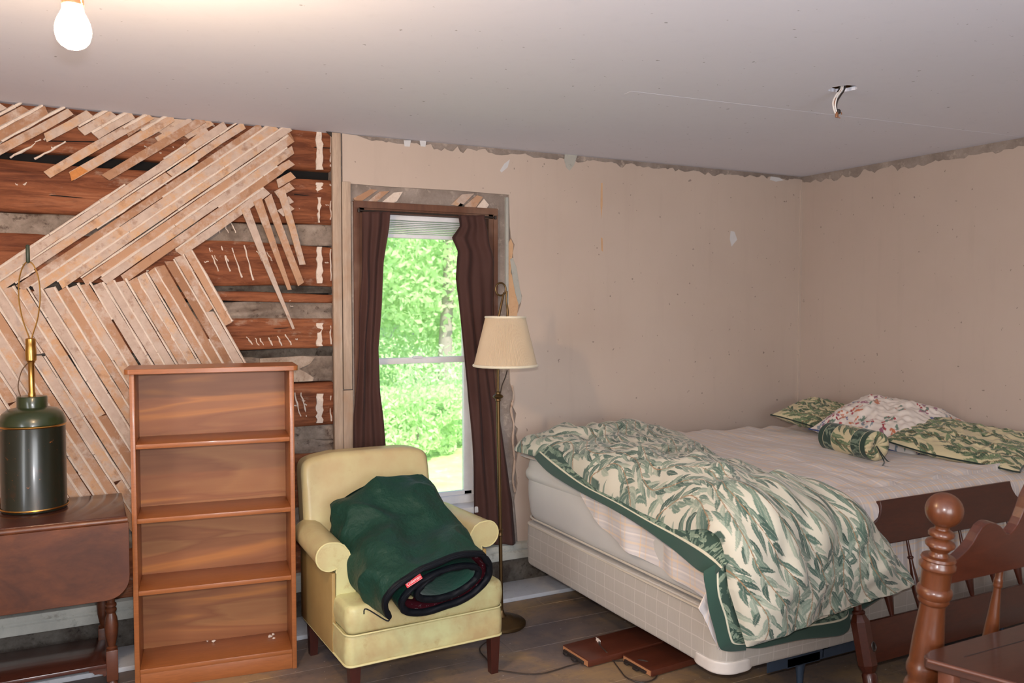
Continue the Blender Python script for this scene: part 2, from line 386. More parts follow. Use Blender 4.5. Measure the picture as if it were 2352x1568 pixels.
mk('wallpaper_sheet', prism(pp, YW-.0005, YW+.0105), M['wallpaper'], wk, smooth=False)
# exposed layers beside the window: tan patch and blue-grey skim
tp = [wpt(*p) for p in [(1166, 562), (1174, 548), (1180, 562), (1176, 600), (1174, 625), (1180, 640), (1186, 670), (1193, 684), (1191, 705), (1187, 735), (1180, 760), (1164, 760)]]
mk('bare_patch', prism(tp, YW+.004, YW+.0112), M['tan_plaster'], wk, smooth=False)
for poly in ([(1250+dx, dy) for dx, dy in ()],): pass
bp_ = [wpt(*p) for p in [(1172, 595), (1182, 590), (1194, 640), (1199, 690), (1192, 700), (1184, 672), (1178, 640)]]
mk('skim_patch', prism(bp_, YW+.0015, YW+.0108), M['blue_plaster'], wk, smooth=False)
for P_, mt in (([(1297, 352), (1326, 356), (1318, 380), (1308, 392), (1300, 384), (1296, 368)], 'blue_plaster'),):
    mk('skim_patch', prism([wpt(*p) for p in P_], YW-.0012, YW-.0004), M[mt], wk, smooth=False)
# scuffs and pale spackle spots on the wallpaper
for P_, mt in (([(1148, 392), (1158, 376), (1171, 366), (1166, 384), (1152, 396)], 'white'), ([(1678, 530), (1687, 532), (1693, 550), (1680, 566), (1676, 548)], 'white'),
               ([(1770, 405), (1790, 408), (1800, 414), (1782, 417), (1768, 413)], 'white'), ([(927, 322), (944, 322), (941, 337), (929, 336)], 'white'), ([(963, 320), (979, 322), (977, 337), (966, 336)], 'white'),
               ([(1380, 420), (1384, 420), (1384, 470), (1381, 502), (1379, 470)], 'tan_plaster'), ([(1380, 545), (1384, 547), (1385, 578), (1381, 575)], 'tan_plaster')):
    mk('wall_mark', prism([wpt(*p) for p in P_], YW-.0010, YW-.0004), M[mt], wk, smooth=False)
# corner crack strip, painted over
mk('corner_strip', prism([(XW-.024, .2), (XW-.018, 1.2), (XW-.023, 2.0), (XW-.016, 2.3), (XW-.001, 2.3), (XW-.001, .2)], YW-.008, YW), M['wallpaper'], wk)
# grey concrete-like surround of the window is the core itself; lath stubs show above the casing
def lathpoly(pts, t0, t1, m, name='lath', par=None):
    return mk(name, prism([wpt(*p) for p in pts], YW+t0, YW+t1), m, par or wk, smooth=False)
for pts, m in (([(812, 455), (852, 434), (868, 436), (822, 468)], 'lath'), ([(838, 468), (872, 440), (896, 438), (852, 474)], 'lath'), ([(868, 472), (905, 442), (926, 440), (912, 462), (884, 474)], 'lime'),
               ([(1036, 470), (1062, 446), (1090, 444), (1060, 474)], 'lath'), ([(1066, 474), (1096, 448), (1110, 452), (1092, 478)], 'lath'), ([(1094, 478), (1112, 456), (1124, 470), (1116, 482)], 'lime'), ([(1048, 478), (1058, 466), (1066, 470), (1070, 480)], 'base_dark')):
    lathpoly(pts, .003, .012, M[m], 'lath_stub')
mk('wall_lip', bx(2.045, 2.062, YW-.002, YW+.012, 1.55, 2.13), M['blue_plaster'], wk)
mk('plaster_ridge', tube(smoothpath([at(x_, y_, 'y', YW-.004) for x_, y_ in [(1176, 885), (1180, 910), (1174, 940), (1180, 975), (1178, 1010), (1182, 1060), (1178, 1100), (1183, 1130)]], 5), [.004+.004*random.random() for _ in range(36)], 7), M['lime_dull'], wk)

# logs (hewn, laid horizontally) and chinking between them
zl = lambda py: float(at(715, py, 'y', YW+.02)[2])
logs = [(ZC+.01, zl(392), 1), (zl(412), zl(516), 1), (zl(561), zl(656), 1), (zl(671), zl(693), 0), (zl(732), zl(803), 1), (zl(878), zl(978), 1), (zl(1040), zl(1160), 1), (zl(1215), zl(1330), 1)]
def logmesh(z1, z0, seed, xa=XL, xb=1.10, depth=.03, rough=.005):
    no = Noise(seed, 30, 2, 16); n2 = Noise(seed+50, 20, 20, 60)
    e1 = Noise(seed+1, 12, 1, 7, 1); e2 = Noise(seed+2, 12, 1, 7, 1)
    def f(U, Vv):
        x = xa+(xb-xa)*U; v = Vv*1.0; zz1 = z1+.006*e1(x); zz0 = z0+.006*e2(x)
        t = np.clip((v-.12)/.76, 0, 1); edge = np.where(v < .12, (.12-v)/.12, np.where(v > .88, (v-.88)/.12, 0))
        z = zz0+(zz1-zz0)*t; d = rough*no(x*2, z*9)*(1-edge)+.002*n2(x, z)*(1-edge)+edge**1.5*.07+.006*np.clip(np.abs(t-.5)*2-.8, 0, 1)*5*.8
        return x, YW+depth+d, z
    return grid(130, 16, f)[:2]
for i, (z1, z0, big) in enumerate(logs):
    mk('log', logmesh(z1, z0, 100+i*7), M['log'], wk, ang=180)
for i, (a, b) in enumerate([(517, 560), (656, 671), (693, 733), (803, 822), (822, 876), (980, 1012), (1012, 1040), (1160, 1215)]):
    m = 'chink' if i not in (1, 3) else 'base_dark'
    mk('chinking', logmesh(zl(a)+.006, zl(b)-.006, 300+i*5, depth=.048, rough=.008), M[m], wk, ang=180)
mk('log', logmesh(zl(402)+.03, zl(402)-.03, 777, depth=.085), M['void'], wk, ang=180)  # near-black strip, shade of the open gap between two logs put in colour
lathpoly([(600, 824), (700, 818), (726, 822), (716, 836), (690, 848), (706, 856), (724, 868), (722, 876), (640, 880), (600, 880)], .03, .052, M['rough_plaster'], 'mortar_patch')
mk('crack', join([tube([at(a_, b_, 'y', YW+.03) for a_, b_ in seg], .0022, 4) for seg in ([(0, 322), (240, 326)], [(672, 336), (764, 340)], [(0, 441), (140, 450), (262, 462)], [(560, 757), (690, 752), (764, 753)], [(676, 446), (764, 455)])]), M['void'], wk)
# plaster left on the logs: slanted ridges where laths were, a vertical band near the window
rd = []
def ridge(x0, y0, x1, y1, w_, dep=.028):
    a = at(x0, y0, 'y', YW+dep); b = at(x1, y1, 'y', YW+dep); n = 7; pts = [a+(b-a)*i/(n-1)+np.array([random.uniform(-.003, .003), random.uniform(-.002, .001), random.uniform(-.003, .003)]) for i in range(n)]
    rd.append(tube(pts, [w_*random.uniform(.5, 1.1) for _ in range(n)], 6))
for x in (480, 507, 533, 560): ridge(x, 566+random.randint(-4, 4), x+22, 630+random.randint(-8, 12), .0042)
for x in (590, 612, 486, 512): ridge(x, 575, x+14, 600, .003)
for x in (565, 590, 612, 634, 656, 580): ridge(x, 768+random.randint(-4, 4), x+14, 792, .004)
for x in (492, 510, 528): ridge(x, 505, x+14, 535, .0035)
for x in (676, 690): ridge(x, 900, x+14, 955, .004)
ridge(22, 362, 95, 322, .006); ridge(80, 366, 150, 326, .006); ridge(100, 320, 145, 290, .005); ridge(0, 330, 40, 300, .005)
for (ya, yb) in ((300, 388), (418, 440), (452, 510), (566, 650), (742, 795), (905, 972)):
    rr = random.Random(ya); nb_ = 9; lft_ = [(729+rr.uniform(-2, 3)+(3 if ya > 430 and ya < 520 else 0), ya+(yb-ya)*i/nb_) for i in range(nb_+1)]; rg_ = [(744+rr.uniform(-4, 2)-(5 if ya > 430 and ya < 520 else 0), ya+(yb-ya)*i/nb_) for i in range(nb_+1)]
    lathpoly(lft_+list(reversed(rg_)), .019, .032, M['lime'], 'whitewash_band')
    ridge(759, ya+5, 760, yb-6, .004)
for i in range(60):
    x = random.uniform(30, 760); y_ = random.choice([300, 345, 470, 430, 600, 620, 700, 770, 920, 940])+random.uniform(-12, 12); ridge(x, y_, x+random.uniform(3, 9), y_+random.uniform(-2, 3), .003)
o = mk('plaster_residue', join(rd), M['lime'], wk); o['kind'] = 'stuff'

# laths: sawn strips nailed on in two diagonal fields, each one a part
def clip(poly, p, d):
    ts = []
    for i in range(len(poly)):
        a = np.array(poly[i]); b = np.array(poly[(i+1) % len(poly)]); e = b-a; den = d[0]*e[1]-d[1]*e[0]
        if abs(den) < 1e-9: continue
        q_ = a-p; t = (q_[0]*e[1]-q_[1]*e[0])/den; s_ = (q_[0]*d[1]-q_[1]*d[0])/den
        if 0 <= s_ < 1: ts.append(t)
    ts.sort(); return [(ts[i], ts[i+1]) for i in range(0, len(ts)-1, 2)]
def lathbar(p, q_, w_, y0=.0, th=.008, taper=0, cut=None):
    p = np.array(p, float); q_ = np.array(q_, float); d = (q_-p)/np.linalg.norm(q_-p); n = np.array([-d[1], d[0]]); L = np.linalg.norm(q_-p); k = max(2, int(L/.18)+1)
    lft = []; rgt_ = []; bow = random.uniform(-.003, .003)
    for i in range(k+1):
        t = i/k; c = p+d*L*t+n*bow*math.sin(PI*t); ww = w_/2*(1-taper*t); lft.append(c+n*(ww+random.uniform(-.0016, .0016))); rgt_.append(c-n*(ww+random.uniform(-.0016, .0016)))
    rgt_[0] -= d*random.uniform(-.01, .012); lft[0] -= d*random.uniform(-.01, .012); rgt_[-1] += d*random.uniform(-.008, .012); lft[-1] += d*random.uniform(-.008, .012)
    yo = random.uniform(-.0025, .0025)+y0; V = []; Fc = []
    for a, b in zip(lft, rgt_): V += [(a[0], YW+yo, a[1]), (b[0], YW+yo+random.uniform(-.0015, .0015), b[1]), (b[0], YW+yo+th, b[1]), (a[0], YW+yo+th, a[1])]
    for i in range(k):
        o_ = 4*i
        for (a, b) in ((0, 1), (1, 2), (2, 3), (3, 0)): Fc.append((o_+a, o_+b, o_+4+b, o_+4+a))
    Fc += [(3, 2, 1, 0), (4*k, 4*k+1, 4*k+2, 4*k+3)]; return V, Fc
keys = []
def field(polypx, da, db, width, gap, seed, split=.25, keyp=.86, ext=0):
    random.seed(seed); poly = [wpt(*p) for p in polypx]; a = np.array(wpt(*da)); b = np.array(wpt(*db)); d = (b-a)/np.linalg.norm(b-a); n = np.array([-d[1], d[0]])
    offs = [np.dot(np.array(p), n) for p in poly]; o_ = min(offs)+.01
    while o_ < max(offs):
        for t0, t1 in clip(poly, n*o_, d):
            if t1-t0 < .03: continue
            t0 += random.uniform(-.012, .012); t1 += random.uniform(-.012, .012); segs = [(t0, t1)]
            if t1-t0 > .7 and random.random() < split: m_ = random.uniform(t0+.25, t1-.25); segs = [(t0, m_-.004), (m_+.004, t1)]
            for s0_, s1_ in segs:
                j = random.uniform(-.004, .004); jr = random.uniform(-.003, .003)
                mk('lath', lathbar(n*(o_+j)+d*s0_, n*(o_+j+jr)+d*s1_, width*random.uniform(.9, 1.06), random.uniform(-.002, .004)), M['lath'], wk, smooth=False)
            # plaster keys squeezed between laths
            t = t0
            while t < t1:
                L = random.uniform(.08, .55)
                if random.random() < keyp:
                    p = n*(o_+width/2+gap/2)+d*t; q_ = n*(o_+width/2+gap/2)+d*min(t+L, t1); m_ = 5
                    pts = [(p[0]+(q_[0]-p[0])*i/m_+random.uniform(-.001, .001), YW-.001+random.uniform(-.002, .003), p[1]+(q_[1]-p[1])*i/m_) for i in range(m_+1)]
                    keys.append(tube(pts, [random.uniform(.6, 1.1)*gap*.85 for _ in pts], 5))
                t += L+.002
        o_ += width+gap
ST = random.getstate()
fieldA = [(-260, 800), (0, 628), (84, 565), (260, 456), (365, 382), (484, 300), (520, 284), (668, 292), (672, 340), (664, 352), (640, 402), (606, 446), (560, 482), (442, 562), (372, 605), (300, 642), (200, 646), (95, 664), (0, 655), (-260, 655)]
field(fieldA, (77, 656), (396, 440), .036, .007, 3)
fieldB = [(-420, 700), (0, 656), (95, 666), (200, 650), (300, 646), (372, 608), (442, 566), (470, 610), (500, 690), (567, 835), (600, 905), (600, 1220), (-420, 1220)]
field(fieldB, (102, 663), (274, 937), .037, .007, 5, split=.4)
for a, b in (((105, 403), (345, 266)), ((168, 402), (398, 268)), ((243, 408), (470, 272)), ((372, 382), (478, 300))):
    mk('lath', lathbar(wpt(*a), wpt(*b), .036, .0), M['lath'], wk, smooth=False)
o = mk('lath', lathbar(wpt(163, 405), wpt(190, 388), .034, -.002, .011), M['bare_lath'], wk, smooth=False)
for a, b, tpr in (((562, 476), (673, 752), .75), ((592, 462), (664, 662), .5), ((616, 452), (690, 650), .2), ((646, 440), (694, 604), .3)):
    mk('lath', lathbar(wpt(*a), wpt(*b), .040, -.004, .009, tpr), M['lath'], wk, smooth=False)
for a, b in (((626, 372), (671, 345)), ((632, 398), (671, 372)), ((640, 420), (671, 402)), ((636, 446), (671, 426)), ((648, 470), (671, 456)), ((655, 322), (671, 312)), ((644, 490), (670, 474))):
    mk('lath', lathbar(wpt(*a), wpt(*b), .036, .004), M['lath'], wk, smooth=False)
field([(-60, 238), (0, 242), (480, 282), (440, 312), (352, 322), (300, 300), (235, 318), (185, 300), (150, 322), (90, 310), (60, 340), (0, 362), (-60, 380)], (105, 403), (345, 266), .036, .010, 17, keyp=.7)
for pts in ([(330, 266), (470, 277), (440, 300), (380, 310), (356, 296)],):
    lathpoly(pts, .012, .03, M['lime_dull'], 'plaster_lump')
random.setstate(ST)
o = mk('plaster_key', join(keys), M['lime'], wk, smooth=False); o['kind'] = 'stuff'
lathpoly([(742, 297), (752, 297), (776, 318), (774, 322), (766, 320)], -.01, -.004, M['iron'], 'metal_strap')
# weathered vertical boards between logs and window
struct('trim_1', bx(1.094, 1.137, YW-.016, YW+.01, .2, ZC-.002, .003), M['old_board'])
struct('trim_2', bx(1.142, 1.186, YW-.012, YW+.01, 1.13, 2.155, .003), M['old_board'])
struct('trim_3', bx(1.139, 1.189, YW-.014, YW+.01, .2, 1.125, .003), M['old_board'])
struct('trim_4', bx(1.1905, 1.2045, YW-.002, YW+.011, .2, 2.06, .002), M['grey_plaster'])

# ledge, baseboard and damaged wall foot
struct('trim_5', bx(XL, XW, LE, YW+.03, .0, .022, .004), M['white_dirty'])
struct('trim_6', bx(XL, XW, YW-.004, YW+.0115, .022, .15), M['base_dark'])
def basep(xa, xb):
    prof = [(YW, .15), (YW-.020, .15), (YW-.022, .155), (YW-.022, .188), (YW-.016, .194), (YW-.016, .202), (YW-.026, .204), (YW-.028, .214), (YW-.024, .232), (YW-.012, .238), (YW, .24)]
    V = [(xa, a, b) for a, b in prof]+[(xb, a, b) for a, b in prof]; n = len(prof)
    return V, [(i, i+1, n+i+1, n+i) for i in range(n-1)]+[tuple(range(n)), tuple(reversed(range(n, 2*n)))]
struct('baseboard_back', basep(XL, XW), M['base_grey'])
struct('baseboard_right', bx(XW-.02, XW, YF, YW-.03, 0, .2, .004), M['base_grey'])

# ------------------------------------------------------------------ window
YS = YW+.115
wi = struct('window_1', join([bx(OX0, OX0+.03, YW-.004, YW+.19, OZ0, OZ1), bx(OX1-.03, OX1, YW-.004, YW+.19, OZ0, OZ1), bx(OX0, OX1, YW-.004, YW+.19, OZ1-.025, OZ1)]), M['casing'], smooth=False)
mk('casing_board', bx(OX0-.026, OX0+.004, YW-.012, YW+.012, .2, OZ1+.02, .003), M['casing'], wi)
mk('casing_board', bx(OX1-.004, OX1+.022, YW-.012, YW+.012, .9, OZ1+.02, .003), M['casing'], wi)
mk('casing_board', bx(OX0-.026, OX1+.022, YW-.013, YW+.012, OZ1-.004, OZ1+.03, .003), M['casing'], wi)
rp = at(1064, 800, 'y', YS)[0]; rp2 = at(1082, 800, 'y', YS)[0]
zb = at(1000, 1132, 'y', YS)[2]; zm = at(970, 826, 'y', YS)[2]
mk('frame_liner', join([bx(rp2, OX1-.03, YW+.08, YW+.17, OZ0, OZ1-.025, .003), bx(OX0+.03, OX0+.07, YW+.08, YW+.17, OZ0, OZ1-.025, .003), bx(OX0+.03, OX1-.03, YW+.08, YW+.17, OZ1-.06, OZ1-.025, .003), bx(OX0+.03, OX1-.03, YW+.08, YW+.17, OZ0, zb-.02, .003)]), M['vinyl_white'], wi)
mk('lower_sash', join([bx(rp, rp2+.01, YS-.008, YS+.02, zb-.04, zm+.012, .003), bx(OX0+.05, OX0+.09, YS-.008, YS+.02, zb-.04, zm+.012, .003), bx(OX0+.05, rp2, YS-.008, YS+.02, zb-.04, zb, .003), bx(OX0+.05, rp2, YS-.014, YS+.02, zm-.018, zm+.014, .003)]), M['vinyl_white'], wi)
mk('upper_sash', join([bx(rp+.006, rp2+.01, YS+.022, YS+.045, zm, OZ1-.05, .003), bx(OX0+.05, OX0+.09, YS+.022, YS+.045, zm, OZ1-.05, .003), bx(OX0+.05, rp2, YS+.022, YS+.045, OZ1-.08, OZ1-.05, .003)]), M['vinyl_white'], wi)
mk('pane', bx(OX0+.085, rp+.003, YS+.002, YS+.006, zb-.003, zm-.016), M['glass'], wi)
mk('pane', bx(OX0+.085, rp+.009, YS+.03, YS+.034, zm+.012, OZ1-.078), M['glass'], wi)
mk('sash_lock', bx(1.545, 1.60, YS-.026, YS-.006, zm+.010, zm+.022, .004), M['vinyl_white'], wi)
mk('window_sill', bx(OX0-.01, OX1+.01, YW-.035, YW+.12, OZ0-.028, OZ0+.006, .005), M['white'], wi)
mk('apron_board', bx(OX0-.0, OX1+.02, YW-.012, YW+.0115, OZ0-.1, OZ0-.029, .003), M['white'], wi)
mk('apron_board', bx(OX0-.0, OX1+.12, YW-.008, YW+.0115, .242, OZ0-.102, .003), M['white'], wi)
tb = thing('window_blind', 'white slatted blind pulled all the way up at the window top', 'blind', (1.6, YW+.06, OZ1-.03))
mk('head_rail', bx(OX0+.035, OX1-.035, YW+.035, YW+.07, OZ1-.052, OZ1-.026, .003), M['blind'], tb)
for i in range(7):
    z_ = OZ1-.058-i*.0092; mk('slat', bx(OX0+.04, OX1-.04, YW+.034+(i % 2)*.002, YW+.07, z_-.0055, z_, .0015, 1), M['blind'], tb)
mk('bottom_rail', bx(OX0+.038, OX1-.038, YW+.036, YW+.068, OZ1-.142, OZ1-.122, .003), M['blind'], tb)

# curtains
t = thing('curtain_rod', 'thin dark curtain rod across the window head', 'curtain rod', (1.6, YW-.02, 2.02))
mk('rod', tube([(OX0+.004, YW-.022, 2.016), (OX1-.004, YW-.022, 2.016)], .0045, 8), M['iron'], t)
for xx in (OX0-.002, OX1+.002): mk('bracket', bx(xx-.005, xx+.005, YW-.027, YW-.012, 2.006, 2.026, .002), M['iron'], t)
def curtain(rows, yb, folds, amp, seed, name):
    rows = sorted(rows, key=lambda r: r[0]); ys_ = np.array([r[0] for r in rows]); l_ = np.array([r[1] for r in rows]); r_ = np.array([r[2] for r in rows])
    no = Noise(seed, 14, 3, 9)
    def f(U, Vv):
        py = ys_[0]+(ys_[-1]-ys_[0])*Vv; L = np.interp(py, ys_, l_); R = np.interp(py, ys_, r_); px = L+(R-L)*U
        ph = 2*PI*folds*U+.5*no(Vv*1.2, U*.5)
        d = amp*(.5+.7*Vv)*np.sin(ph)+.006*no(U*2, Vv*3)
        dx = fwd[0]+rgt[0]*(px-1176)/F_PX-upv[0]*(py-784)/F_PX; dy = fwd[1]+rgt[1]*(px-1176)/F_PX-upv[1]*(py-784)/F_PX; dz = fwd[2]-upv[2]*(py-784)/F_PX
        yy = yb; tt = yy/dy; return dx*tt, yy+d, 1.55+dz*tt
    g = grid(110, 120, f); return g[0], g[1]
def solid(o, th):
    md = o.modifiers.new('th', 'SOLIDIFY'); md.thickness = th; md.offset = 0; return o
o = mk('curtain', curtain([(486, 832, 895), (520, 832, 893), (600, 830, 881), (700, 828, 876), (800, 826, 868), (900, 818, 872), (960, 813, 880), (1020, 810, 886), (1120, 808, 896), (1250, 806, 900)], YW-.045, 3.0, .010, 3, 'curtain'), M['curtain'])
tag(solid(o, .0018), 'dark brown curtain hanging at the left side of the window', 'curtain')
o = mk('curtain', curtain([(494, 1050, 1113), (520, 1054, 1117), (532, 1046, 1120), (546, 1036, 1122), (562, 1044, 1124), (578, 1051, 1130), (600, 1049, 1135), (640, 1047, 1134), (690, 1054, 1133), (740, 1060, 1130), (800, 1066, 1130), (880, 1074, 1138), (960, 1080, 1150), (1040, 1084, 1160), (1120, 1088, 1172), (1150, 1090, 1178), (1250, 1095, 1188)], YW-.05, 3.0, .012, 8, 'curtain'), M['curtain'])
tag(solid(o, .0018), 'brown curtain with a turned-out edge hanging behind the floor lamp', 'curtain')

# ------------------------------------------------------------------ outdoors beyond the window
def m_leaf(name, c1, c2):
    n = NT(name); oi = n.noise(n.coord(), 1.4, 3); col = n.mix(oi, c1, c2); n.set(col, .6, spec=.2)
    tr = n.n('ShaderNodeBsdfTranslucent'); n.l(col, tr.inputs[0]); mx = n.n('ShaderNodeMixShader'); mx.inputs[0].default_value = .5
    n.l(n.b.outputs[0], mx.inputs[1]); n.l(tr.outputs[0], mx.inputs[2]); out = [x for x in n.t.nodes if x.type == 'OUTPUT_MATERIAL'][0]; n.l(mx.outputs[0], out.inputs[0]); return n.m
M['leaf'] = m_leaf('tree_leaf', S(176, 218, 148), S(232, 246, 206)); M['leaf2'] = m_leaf('shrub_leaf', S(172, 216, 158), S(232, 246, 210))
M['bark'] = simple('bark', S(150, 142, 132), .9); M['grass'] = m_plaster('meadow_grass', S(160, 196, 120), S(190, 220, 150), S(216, 226, 170), 1.5)
gr = struct('ground', bx(-30, 50, YW+.5, 60, -1.3, -.9), M['grass'], smooth=False)
def leaves(cx, cy, cz, rx, ry, rz, n, size, seed):
    r = np.random.default_rng(seed); d = r.normal(size=(n, 3)); d /= np.linalg.norm(d, axis=1)[:, None]; rad = r.uniform(.35, 1, size=(n, 1))**.5
    lump = 1+.25*Noise(seed, 10, 1, 3, 3)(d[:, 0]*2, d[:, 1]*2, d[:, 2]*2)[:, None]
    c = np.array([cx, cy, cz])+d*rad*lump*np.array([rx, ry, rz]); c[:, 2] = np.maximum(c[:, 2], -.88)
    a = r.normal(size=(n, 3)); a /= np.linalg.norm(a, axis=1)[:, None]; b = np.cross(a, r.normal(size=(n, 3))); b /= np.linalg.norm(b, axis=1)[:, None]; s_ = size*r.uniform(.6, 1.3, size=(n, 1))
    V = np.stack([c-a*s_, c+b*s_*.45, c+a*s_, c-b*s_*.45], 1).reshape(-1, 3); return V, np.arange(4*n).reshape(-1, 4)
trees = [(5.6, 15.5, 3.1, 1.7, 1.6, 2.7, 11000, 'leaf', .085, 'leafy tree with a pale trunk seen straight through the window', 6.15),
         (3.6, 17.0, 3.2, 1.9, 1.5, 3.1, 11000, 'leaf2', .085, 'broad leafy tree left of the pale trunk outside', 3.3),
         (7.6, 18.0, 3.2, 2.1, 1.5, 3.2, 11000, 'leaf', .085, 'tall bright tree to the right beyond the window', 7.9),
         (6.4, 21.5, 3.2, 3.2, 1.5, 4.0, 12000, 'leaf2', .10, 'wide pale green tree furthest off behind the others', 6.3),
         (9.9, 21.0, 3.0, 2.6, 1.5, 3.8, 8000, 'leaf', .10, 'round tree furthest to the right outdoors', 10.)]
for i, (cx, cy, cz, rx, ry, rz, n, mm, sz, lb, tx) in enumerate(trees):
    t = thing('tree', lb, 'tree', (tx, cy, -.9), group=None)
    o = mk('foliage', leaves(cx, cy, cz, rx, ry, rz, n, sz, 40+i), M[mm], t, smooth=False); o['kind'] = 'stuff'
    mk('trunk', tube(smoothpath([(tx, cy-.8, -.95), (tx-.08, cy-.8, .6), (tx+.05, cy-.7, 2.4), (tx, cy-.5, 4)], 4), [.17-.008*j for j in range(13)], 10), M['bark'], t)
shr = [(4.7, 12.6, -.35, .9, .7, .65), (5.9, 13.4, -.2, 1.1, .8, .8), (7.1, 13.0, -.3, .9, .7, .7), (3.5, 13.8, -.1, 1.0, .8, .9), (6.5, 15.2, .2, 1.6, .8, 1.2), (4.6, 15.6, .2, 1.6, .8, 1.2)]
slab = ['low bushy shrub in the middle of the meadow edge', 'rounded shrub in front of the pale trunk', 'small shrub right of the rounded one outdoors', 'leafy shrub at the left meadow edge', 'tall undergrowth bush below the tall bright tree', 'tall undergrowth bush below the broad leafy tree']
for i, (cx, cy, cz, rx, ry, rz) in enumerate(shr):
    t = thing('shrub', slab[i], 'shrub', (cx, cy, -.9), group=None)
    o = mk('foliage', leaves(cx, cy, cz, rx, ry, rz, 4200, .055, 80+i), M['leaf2' if i % 2 else 'leaf'], t, smooth=False); o['kind'] = 'stuff'
    mk('stem', tube([(cx, cy, -.92), (cx+.03, cy, -.5), (cx, cy, cz)], .02, 6), M['bark'], t)
# ------------------------------------------------------------------ woven and printed patterns (colour only), drawn once in memory and carried by the mesh as a colour attribute
TS = 2.0; TN = 1000
def willow(seed, bg, greens, stemc, ll=.070, lw=.0098, sp=.080, step=.0118, lstem=True):
    r = np.random.default_rng(seed); img = np.empty((TN, TN, 3)); img[:] = bg; h = TS/TN
    def stamp(x0, y0, ang, L, wd, c, bend):
        R_ = L*1.15; i0 = int(np.floor((x0-R_)/h)); i1 = int(np.ceil((x0+R_)/h)); j0 = int(np.floor((y0-R_)/h)); j1 = int(np.ceil((y0+R_)/h))
        X, Y = np.meshgrid(np.arange(i0, i1)*h-x0, np.arange(j0, j1)*h-y0); ca, sa = math.cos(ang), math.sin(ang)
        a = (X*ca+Y*sa)/L; b = -X*sa+Y*ca-bend*L*np.clip(a, 0, 1)**2
        hw = wd*np.sin(PI*np.clip(a, 0, 1)**.85)**.9; m = (a > 0) & (a < 1) & (np.abs(b) < hw)
        jj, ii = np.nonzero(m); rib = (np.abs(b[m]) < .0011)[:, None]
        cc = np.where(b[m][:, None] > 0, np.array(c), np.array(c)*.86); cc = np.where(rib, np.array(c)*.7+np.array(bg)*.3, cc)
        img[(jj+j0) % TN, (ii+i0) % TN] = cc
    n = int(round(TS/sp)); sp = TS/n; jobs = []
    for k in range(n):
        ph = 2*PI*k/n*2+.25*math.sin(k*2.1); per = 2*PI/(TS/4)
        for q in range(int(TS/step)):
            y0 = q*step; x0 = k*sp+.045*math.sin(per*y0+ph)+r.normal()*.010; sl = .045*per*math.cos(per*y0+ph); base = math.atan2(1, sl)
            side = 1 if q % 2 else -1
            jobs.append((x0, y0, base+side*r.uniform(.5, 1.05), ll*r.uniform(.65, 1.15), lw*r.uniform(.75, 1.2), greens[r.integers(len(greens))], -side*r.uniform(.15, .5)))
    for i in r.permutation(len(jobs)): stamp(*jobs[i])
    if lstem:
        r2 = np.random.default_rng(seed); 
        for k in range(n):
            ph = 2*PI*k/n*2+.25*math.sin(k*2.1)
            y_ = np.arange(0, TS, h*.5); x_ = k*sp+.045*np.sin(2*PI/(TS/4)*y_+ph)
            for dx in (0, h*.6): img[(y_/h).astype(int) % TN, ((x_+dx)/h).astype(int) % TN] = stemc
    return img
cream = S(198, 193, 176); GR = [S(118, 136, 120), S(88, 110, 98), S(146, 158, 142), S(106, 126, 112), S(162, 170, 152), S(72, 94, 84), S(134, 148, 132)]
T_main = willow(1, cream, GR, S(150, 118, 88))
T_dark = willow(2, S(52, 74, 64), [S(128, 146, 126), S(104, 124, 106), S(140, 154, 132)], S(60, 80, 68), .045, .006, .06, .009, False)
T_pill = willow(5, S(200, 188, 152), [S(92, 112, 84), S(70, 90, 70), S(112, 130, 98)], S(120, 96, 70), .075, .0105, .10, .0135)
def samp(T, u, v):
    i = (np.asarray(u)/TS*TN).astype(int) % TN; j = (np.asarray(v)/TS*TN).astype(int) % TN; return T[j, i]
def floral(seed):
    r = np.random.default_rng(seed); img = np.empty((TN, TN, 3)); img[:] = S(222, 212, 204); h = TS/TN
    cols = [S(176, 70, 76), S(150, 100, 120), S(96, 104, 140), S(110, 130, 118), S(196, 120, 90), S(126, 140, 150), S(160, 60, 70)]
    for q in range(900):
        cx, cy = r.uniform(0, TS, 2); c = cols[r.integers(len(cols))]; n = r.integers(3, 7)
        for k in range(n):
            x0, y0 = cx+r.normal()*.016, cy+r.normal()*.016; a, b = r.uniform(.006, .016), r.uniform(.004, .008); an = r.uniform(0, 3.14)
            X, Y = np.meshgrid(np.arange(-8, 9)*h, np.arange(-8, 9)*h); m = ((X*math.cos(an)+Y*math.sin(an))/a)**2+((-X*math.sin(an)+Y*math.cos(an))/b)**2 < 1
            jj, ii = np.nonzero(m); img[(jj-8+int(y0/h)) % TN, (ii-8+int(x0/h)) % TN] = c
    return img
T_flor = floral(3)

